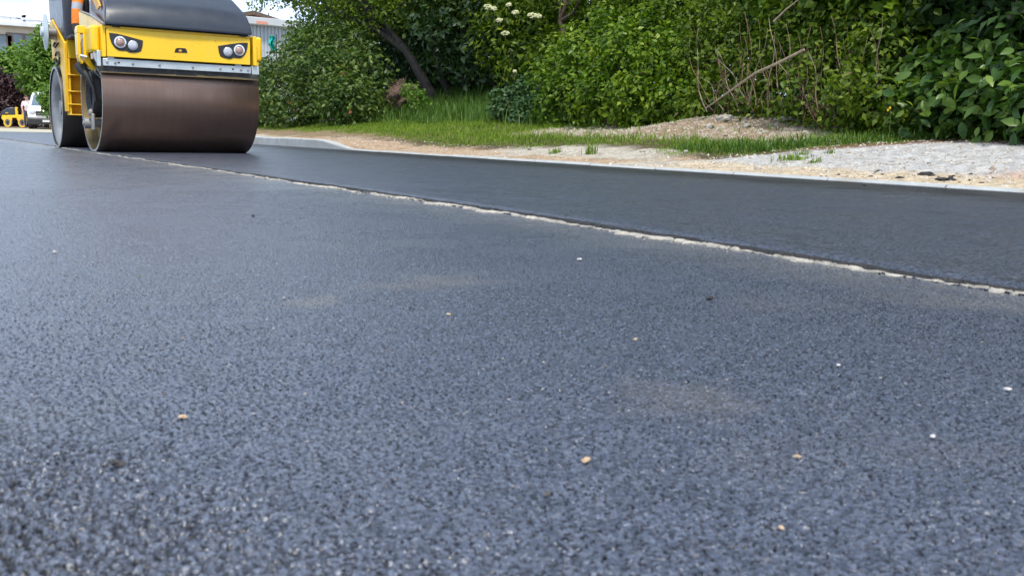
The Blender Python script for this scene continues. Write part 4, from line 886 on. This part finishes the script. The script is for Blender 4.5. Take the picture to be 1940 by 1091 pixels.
# black tank / platform bodywork
rm().prism([(13.02,1.30),(13.05,1.60),(13.12,2.15),(14.10,2.15),(14.06,1.60),(13.80,1.605),(13.06,1.29)],'x',2.088,2.34).build('rear_bodywork',M['hood'],roller,.02,3)
rm().box(2.10,3.72,12.66,13.012,1.302,1.335).build('platform',M['black'],roller,.008)
rm().box(2.62,3.70,13.45,14.5,1.30,1.95).build('rear_hood',M['hood'],roller,.05,3)
k_=rm(); k_.lathe([(.05,-.03),(.055,.0),(.04,.03)],(2.06,13.95,1.90),'y',20); k_.build('work_lamp',M['lens'],roller)
k_=rm(); k_.box(2.75,3.25,13.02,13.42,1.62,1.74); k_.box(2.77,3.23,13.38,13.48,1.74,2.25); k_.box(2.9,3.1,13.12,13.32,1.336,1.62); k_.build('seat',M['black'],roller,.03,3)
k_=rm(); k_.box(2.80,3.2,12.36,12.5,1.336,2.05); k_.lathe([(.165,0),(.178,.012),(.165,.024),(.152,.012),(.165,0)],(3.0,12.58,2.12),'z',32,(False,False)); k_.tube([(3.0,12.46,2.0),(3.0,12.58,2.13)],.02,8); k_.tube([(2.84,12.58,2.13),(3.16,12.58,2.13)],.012,6); k_.build('steering_console',M['black'],roller,.008)
for x_ in (2.42,3.74): rm().tube([(x_,13.44,1.2),(x_,13.44,3.0),(x_,13.3,3.1)],.04,12).build('roll_bar',M['black'],roller)
# edge-cutting disc on its bracket
ew=rm().lathe([(.05,-.055),(.07,-.03),(.215,-.004),(.222,0),(.215,.006),(.07,.012)],(1.955,13.52,1.415),'x',64).build('edge_cutter_disc',M['zinc'],roller)
k_=rm(); k_.cyl((1.968,13.52,1.415),'x',.06,.107,28); k_.box(2.0,2.074,13.49,13.55,1.33,1.40); k_.build('disc_bracket',M['grey'],ew,.008)
# operator sitting on the platform, right leg out on the step plate
J={};Bn=[]
J['pelvis']=((2.93,13.12,1.86),.135);J['waist']=((2.93,13.16,2.02),.125);J['chest']=((2.93,13.17,2.24),.145);J['neck']=((2.93,13.16,2.43),.058);J['head']=((2.93,13.11,2.60),.10);J['crown']=((2.93,13.12,2.67),.075)
Bn+=[('pelvis','waist',1),('waist','chest',1),('chest','neck',1),('neck','head',0),('head','crown',0)]
for s,kx in (('r',-1),('l',1)):
    sx=2.93+kx*.19; J[s+'sh']=((sx,13.16,2.36),.068); J[s+'el']=((sx+kx*.05,12.95,2.14),.05); J[s+'wrist']=((2.93+kx*.16,12.72,2.13),.034)
    Bn+=[('chest',s+'sh',1),(s+'sh',s+'el',1),(s+'el',s+'wrist',1)]; hand(J,Bn,s,J[s+'wrist'][0],(0,-1,.05))
J['rhip']=((2.80,13.05,1.83),.095);J['rkn']=((2.265,12.93,1.90),.072);J['rmid']=((2.225,12.88,1.71),.068);J['rmid2']=((2.215,12.87,1.645),.066);J['rank']=((2.20,12.85,1.47),.062);J['rfoot']=((2.20,12.83,1.385),.045);J['rtoe']=((2.19,12.70,1.372),.036)
J['lhip']=((3.04,13.05,1.83),.095);J['lkn']=((3.10,12.74,1.85),.075);J['lank']=((3.10,12.72,1.44),.055);J['lfoot']=((3.10,12.70,1.385),.045);J['ltoe']=((3.10,12.58,1.372),.036)
Bn+=[('pelvis','rhip',1),('rhip','rkn',1),('rkn','rmid',1),('rmid','rmid2',2),('rmid2','rank',1),('rank','rfoot',3),('rfoot','rtoe',3),('pelvis','lhip',1),('lhip','lkn',1),('lkn','lank',1),('lank','lfoot',3),('lfoot','ltoe',3)]
person('person','operator in orange work trousers with a grey reflective band, sitting on the big roller',J,Bn,[M['skin'],M['orange'],M['reflect'],M['boot']])

# ------------------------------------------------------------------ far left: small roller, van, person, plants, buildings
def place(px,py,Y):
    p=atY(px,py,Y); return np.array([p[0],Y,tzs(p[0],Y)])
# small roller, facing left (towards -X)
p0=place(27,242,62); sr_=empty('small_roller',p0,R_(-10)); sr_.scale=(.70,.80,.92); tag(sr_,'small yellow tandem roller with dark bonnet parked on the far gravel beside the white van','roller')
for cx in (-.42,.62):
    d=MB().lathe([(.24,.0),(.30,.0),(.30,1.0),(.24,1.0)],(cx,-.5,.30),'y',40,(True,True)).build('drum',M['grey'],sr_)
    MB().lathe([(.20,-.06),(.275,-.06),(.275,-.005),(.20,-.005),(.20,-.06)],(cx,-.5,.30),'y',32,(False,False)).build('drum_ring',M['yellow'],d)
    MB().cyl((cx,-.56,.30),'y',.10,.05,20).build('hub',M['black'],d)
MB().prism([(-.85,.52),(-.80,.72),(.86,.78),(.95,.70),(.95,.40),(.30,.40),(.22,.58),(-.08,.58),(-.1,.40),(-.7,.40)],'y',-.46,.46).build('frame',M['yellow'],sr_,.02)
MB().prism([(-.86,.725),(-.80,.98),(-.45,1.17),(.12,1.22),(.14,.76)],'y',-.44,.44).build('bonnet',M['hood'],sr_,.05,3)
MB().box(-.55,-.35,-.47,-.445,.84,.90).build('sticker',M['ambersticker'],sr_)
k_=MB(); k_.box(.16,.32,-.44,-.30,.76,1.22); k_.box(.16,.32,.30,.44,.76,1.22); k_.box(.62,.95,-.44,.44,.77,.92); k_.build('pillar',M['yellow'],sr_,.02)
k_=MB(); k_.box(.52,.90,-.25,.25,.925,1.02); k_.box(.84,.92,-.25,.25,1.02,1.32); k_.build('seat',M['black'],sr_,.03)
k_=MB(); k_.tube([(.2,0,.8),(.34,0,1.16)],.03,8); k_.lathe([(.14,0),(.15,.01),(.14,.02),(.13,.01),(.14,0)],(.36,0,1.16),'z',24,(False,False)); k_.build('steering_wheel',M['black'],sr_)
# van
p0=place(92,244.6,56.0); van=empty('parked_van',p0,R_(-11)); tag(van,'white van with dark bumper parked on the far gravel behind the big roller','van')
def hw(z): return float(np.interp(z,[.2,.6,1.0,1.15,1.95],[.90,.96,.96,.93,.76]))
prof=[(.06,.30),(.0,.45),(.0,.80),(.06,.96),(.20,1.05),(.62,1.17),(1.36,1.80),(1.55,1.90),(2.0,1.95),(4.5,1.95),(4.85,1.85),(4.95,1.1),(4.95,.35)]
V=[];n_=len(prof)
for s in (-1,1):
    for (y_,z_) in prof: V.append((s*hw(z_),y_,z_))
Fc=[list(range(n_)),list(range(n_,2*n_))[::-1]]+[(i,(i+1)%n_,n_+(i+1)%n_,n_+i) for i in range(n_)]
mb=MB(); mb.add(V,Fc); mb.build('body',M['whitepaint'],van,.05,3)
def panel_y(name,pts,mat,th=.02,par=van):
    P=np.array(pts,float); n=np.cross(P[1]-P[0],P[2]-P[0]); n/=np.linalg.norm(n)
    mb=MB(); k=len(P); mb.add(np.r_[P+n*th,P-n*th],[list(range(k)),list(range(k,2*k))[::-1]]+[(i,(i+1)%k,k+(i+1)%k,k+i) for i in range(k)]); return mb.build(name,mat,par)
panel_y('windscreen',[(-.80,.665,1.205),(.80,.665,1.205),(.70,1.33,1.775),(-.70,1.33,1.775)],M['glass'])
for s in (-1,1):
    panel_y('side_window',[(s*.905,.95,1.22),(s*.90,1.9,1.22),(s*.80,1.9,1.76),(s*.81,1.42,1.76)],M['glass'])
    MB().ell((s*.72,.03,.84),(.17,.06,.12)).build('headlight',M['lens'],van)
    mb=MB(); mb.ell((s*1.08,.92,1.27),(.12,.06,.14)); mb.box(min(s*.9,s*1.02),max(s*.9,s*1.02),.90,.94,1.2,1.24); mb.build('mirror',M['whitepaint'],van)
    for y_ in (.85,3.95):
        w=MB().lathe([(.2,0),(.33,0),(.345,.02),(.345,.21),(.33,.23)],(s*.86-.115,y_,.345),'x',36).build('wheel',M['rubber'],van)
        MB().lathe([(.03,-.012),(.20,-.008),(.20,.238),(.03,.242)],(s*.86-.115,y_,.345),'x',28).build('rim',M['grey'],w)
MB().prism([(-.06,.24),(-.07,.52),(.08,.68),(.5,.62),(.5,.24)],'x',-.97,.97).build('bumper',M['black'],van,.03)
gr_=MB().box(-.56,.56,-.035,.03,.70,.93).build('grille',M['black'],van,.01)
for z_ in (.70,.78): MB().box(-.52,.52,-.04,-.031,z_,z_+.018).build('slat',M['grey'],gr_)
MB().box(-.26,.26,-.085,-.071,.37,.48).build('number_plate',M['white_metal'],van)
# person beside the van
p0=place(53,243,60); X0,Y0,Z0=p0; J={};Bn=[]
J['pelvis']=((X0,Y0,Z0+.92),.13);J['waist']=((X0,Y0-.02,Z0+1.08),.125);J['chest']=((X0+.02,Y0-.06,Z0+1.30),.15);J['neck']=((X0,Y0-.1,Z0+1.50),.058);J['head']=((X0-.03,Y0-.15,Z0+1.64),.10);J['crown']=((X0-.03,Y0-.14,Z0+1.71),.075)
Bn+=[('pelvis','waist',1),('waist','chest',1),('chest','neck',1),('neck','head',0),('head','crown',0)]
for s,kx in (('r',-1),('l',1)):
    sx=X0+kx*.2; J[s+'sh']=((sx,Y0-.06,Z0+1.42),.068); J[s+'el']=((sx+kx*.06,Y0-.08,Z0+1.14),.05); J[s+'wrist']=((sx+kx*.04,Y0-.2,Z0+.92),.034); Bn+=[('chest',s+'sh',1),(s+'sh',s+'el',1),(s+'el',s+'wrist',0)]; hand(J,Bn,s,J[s+'wrist'][0],(0,-.4,-.9))
    J[s+'hip']=((X0+kx*.11,Y0,Z0+.86),.095);J[s+'kn']=((X0+kx*.12,Y0-.03,Z0+.48),.065);J[s+'ank']=((X0+kx*.12,Y0,Z0+.09),.045);J[s+'toe']=((X0+kx*.13,Y0-.14,Z0+.045),.04)
    Bn+=[('pelvis',s+'hip',2),(s+'hip',s+'kn',2),(s+'kn',s+'ank',2),(s+'ank',s+'toe',3)]
person('person','person in a pale pink shirt standing between the small roller and the white van',J,Bn,[M['skin'],M['pinkshirt'],M['jeans'],M['boot']])
# plants there
def ylobes(L_):
    out=[]
    for px,py,Y,r in L_:
        c=atY(px,py,Y); s=depth(c)/F; out.append((c,(r*s,r*s*.9,r*s)))
    return out
b_=place(5,240,67.5)
bush('purple_bush','broad dark purple-leaved bush behind the small roller','bush',ylobes([(-40,190,67.5,45),(5,195,67.5,42),(45,195,68,36),(-10,170,68,36),(30,172,68,30),(62,205,68,22),(5,225,67.5,28),(45,225,67.5,28),(-50,225,67.5,30)]),9000,.26,'lf_purple',b_,k=6,spread=.22,sr=.06,shell=.3)
def ftree(l,px,Y,lob,mat,n=7000,size=.34):
    b_=place(px,240,Y); tp=[b_,b_+[.1,0,1.5],b_+[0,.1,3.0],b_+[.1,.1,4.2]]
    return tree('leafy_tree',l,tp,ylobes(lob),n,size,mat,'green trees in front of the pale building',branches=6,r0=.14,zmin=.4,spread=.28)
ftree('darker green round tree in front of the pale building, left of the bright one',20,72,[(8,140,72,38),(50,110,72,26),(-20,130,72,36),(45,145,72,38),(15,165,72,38),(60,165,72,28),(-40,150,72,40)],'lf_far')
ftree('bright yellow-green tree between the white van and the pale building',88,64,[(80,120,64,32),(95,95,64,26),(70,150,64,26),(95,150,64,30),(110,120,64,30),(90,70,64,18),(105,185,63,26),(88,185,63,20)],'lf_lime',6500,.30)
bush('low_branch_shrub','leafy green shrub spreading in front of the white van windscreen','shrub',ylobes([(86,183,54.5,11),(94,195,54.5,12),(98,178,54.5,12),(95,207,54.5,9)]),900,.20,'lf_lime',place(106,244,54.5),k=5,spread=.12,sr=.03,zmin=.1)
# pale building
Yb=86.0; q0=atY(-140,60,Yb); q1=atY(92,60,Yb); zt=atY(40,51,Yb)[2]; zb=tzs(q0[0],Yb)-.3
x0,x1=q0[0],q1[0]; org=np.array([x0,Yb,zb]); bd=empty('pale_building',org); tag(bd,'low cream building with flat white roof edge behind the green trees on the left','building')
m=lambda:MB(org)
m().box(x0,x1,Yb,Yb+14,zb,zt-.05).build('wall',M['cream_wall'],bd)
rf=m().box(x0-.6,x1+.6,Yb-.7,Yb+14.6,zt-.05,zt+.28).build('roof',M['white_metal'],bd,.03)
for px in (-100,-45,11,67):
    a_=atY(px,66,Yb)[0]; w2=1.25; wz1=atY(px+10,65,Yb)[2]; wz0=wz1-1.35
    fr=m(); fr.box(a_,a_+2*w2,Yb-.06,Yb-.002,wz1,wz1+.1); fr.box(a_,a_+.1,Yb-.06,Yb-.002,wz0,wz1); fr.box(a_+2*w2-.1,a_+2*w2,Yb-.06,Yb-.002,wz0,wz1); fr.box(a_+w2-.10,a_+w2+.10,Yb-.06,Yb-.002,wz0,wz1); fr.box(a_,a_+2*w2,Yb-.12,Yb-.002,wz0-.1,wz0)
    f_=fr.build('window',M['frame'],bd); k_=m(); k_.box(a_+.1,a_+w2-.1,Yb-.03,Yb-.004,wz0,wz1); k_.box(a_+w2+.1,a_+2*w2-.1,Yb-.03,Yb-.004,wz0,wz1); k_.build('pane',M['glass'],f_)
for px,wd,hh2,hood_ in ((-8,1.2,.55,True),(18,.45,.95,False),(28,.9,.3,False),(40,1.0,.45,True)):
    a_=atY(px,45,Yb+3)[0]; k_=m(); k_.box(a_,a_+wd*.8,Yb+2,Yb+3,zt+.281,zt+.28+hh2)
    if hood_: k_.prism([(a_-.1,zt+.285+hh2),(a_+wd*1.7,zt+.285+hh2),(a_+wd*1.75,zt+hh2+.55),(a_+wd*.8,zt+hh2+.85),(a_-.1,zt+hh2+.6)],'y',Yb+1.9,Yb+3.1)
    else: k_.prism([(a_-.05,zt+.285+hh2),(a_+wd*.85,zt+.285+hh2),(a_+wd*.5,zt+.6+hh2)],'y',Yb+2,Yb+3)
    k_.build('roof_vent',M['white_metal'],rf,.03)
# grey shed
Ys=42.0; q0=atY(395,60,Ys); q1=atY(600,60,Ys); zt=atY(490,35,Ys)[2]; zf=atY(490,48.5,Ys)[2]; x0,x1=q0[0],q1[0]; org=np.array([x0,Ys,0]); sh=empty('grey_shed',org); tag(sh,'grey sheet-clad shed with deep flat fascia showing between roller hood and shrub','building')
xs=[]; 
k_=MB(org); n_=int((x1-x0)/.16)
for i in range(n_):
    a_=x0+i*.16; k_.box(a_,a_+.115,Ys,Ys+.03,-.1,zf-.001)
wl=k_; wl.box(x0,x0+n_*.16,Ys+.031,Ys+8,-.1,zf-.001); wl.build('wall',M['shedgrey'],sh,smooth=0)
fa=MB(org).box(x0-.2,x1+.2,Ys-.35,Ys+8.2,zf,zt).build('fascia',M['fasciagrey'],sh,.02)
sx0=atY(486,42,Ys-.35); sx1=atY(508,45,Ys-.35); k_=MB(org); u=sx0[0]; zc=(sx0[2]+sx1[2])/2; i=0
while u<sx1[0]:
    w2=.028+.02*((i*7)%3); k_.box(u,u+w2,Ys-.372,Ys-.349,zc-.065,zc+.065-.02*((i*5)%2)); u+=w2+.018; i+=1
k_.build('sign_lettering',M['orangesign'],fa)
# ochre gabled house behind the shed
Yh=60.0; a0=atY(452,60,Yh)[0]; a1=atY(520,60,Yh)[0]; pk=atY(475,27,Yh)[2]; ev=atY(500,36,Yh)[2]; org=np.array([a0,Yh,0]); ho=empty('gabled_house',org); tag(ho,'ochre gabled house with brown roof peeping over the grey shed','house')
xm=atY(476,27,Yh)[0]; 
MB(org).prism([(2*xm-a1,-.1),(a1,-.1),(a1,ev-.1),(xm,pk-.12),(2*xm-a1,ev-.1)],'y',Yh,Yh+9).build('wall',M['ochre'],ho)
MB(org).prism([(2*xm-a1-.4,ev-.28),(xm,pk-.08),(a1+.4,ev-.28),(a1+.4,ev-.04),(xm,pk+.16),(2*xm-a1-.4,ev-.04)],'y',Yh-.5,Yh+9.5).build('roof',M['roofbrown'],ho)
# teal tarp on a post, behind the shrub
c=atY(517,82,27.0); org=np.array([c[0],27.0,tzs(c[0],27.0)]); tp=empty('teal_tarp',org); tag(tp,'bright teal tarp tied to a thin post behind the left shrub','tarp')
MB(org).tube([(c[0]+.12,27.06,org[2]-.1),(c[0]+.12,27.06,c[2]+.25)],.02,8).build('post',M['grey'],tp)
gu=12;gv=10;V=[];Fc=[]
for i in range(gu):
    for j in range(gv):
        u=i/(gu-1);v=j/(gv-1); V.append((c[0]-.10+.22*u*(.5+.5*v)+.03*math.sin(9*v),27+.05*math.sin(11*u+4*v),c[2]+.2-.42*v))
for i in range(gu-1):
    for j in range(gv-1): Fc.append((i*gv+j,(i+1)*gv+j,(i+1)*gv+j+1,i*gv+j+1))
mb=MB(org); mb.add(V,Fc); o=mb.build('sheet',M['teal'],tp,smooth=60); md=o.modifiers.new('thick','SOLIDIFY'); md.thickness=.006
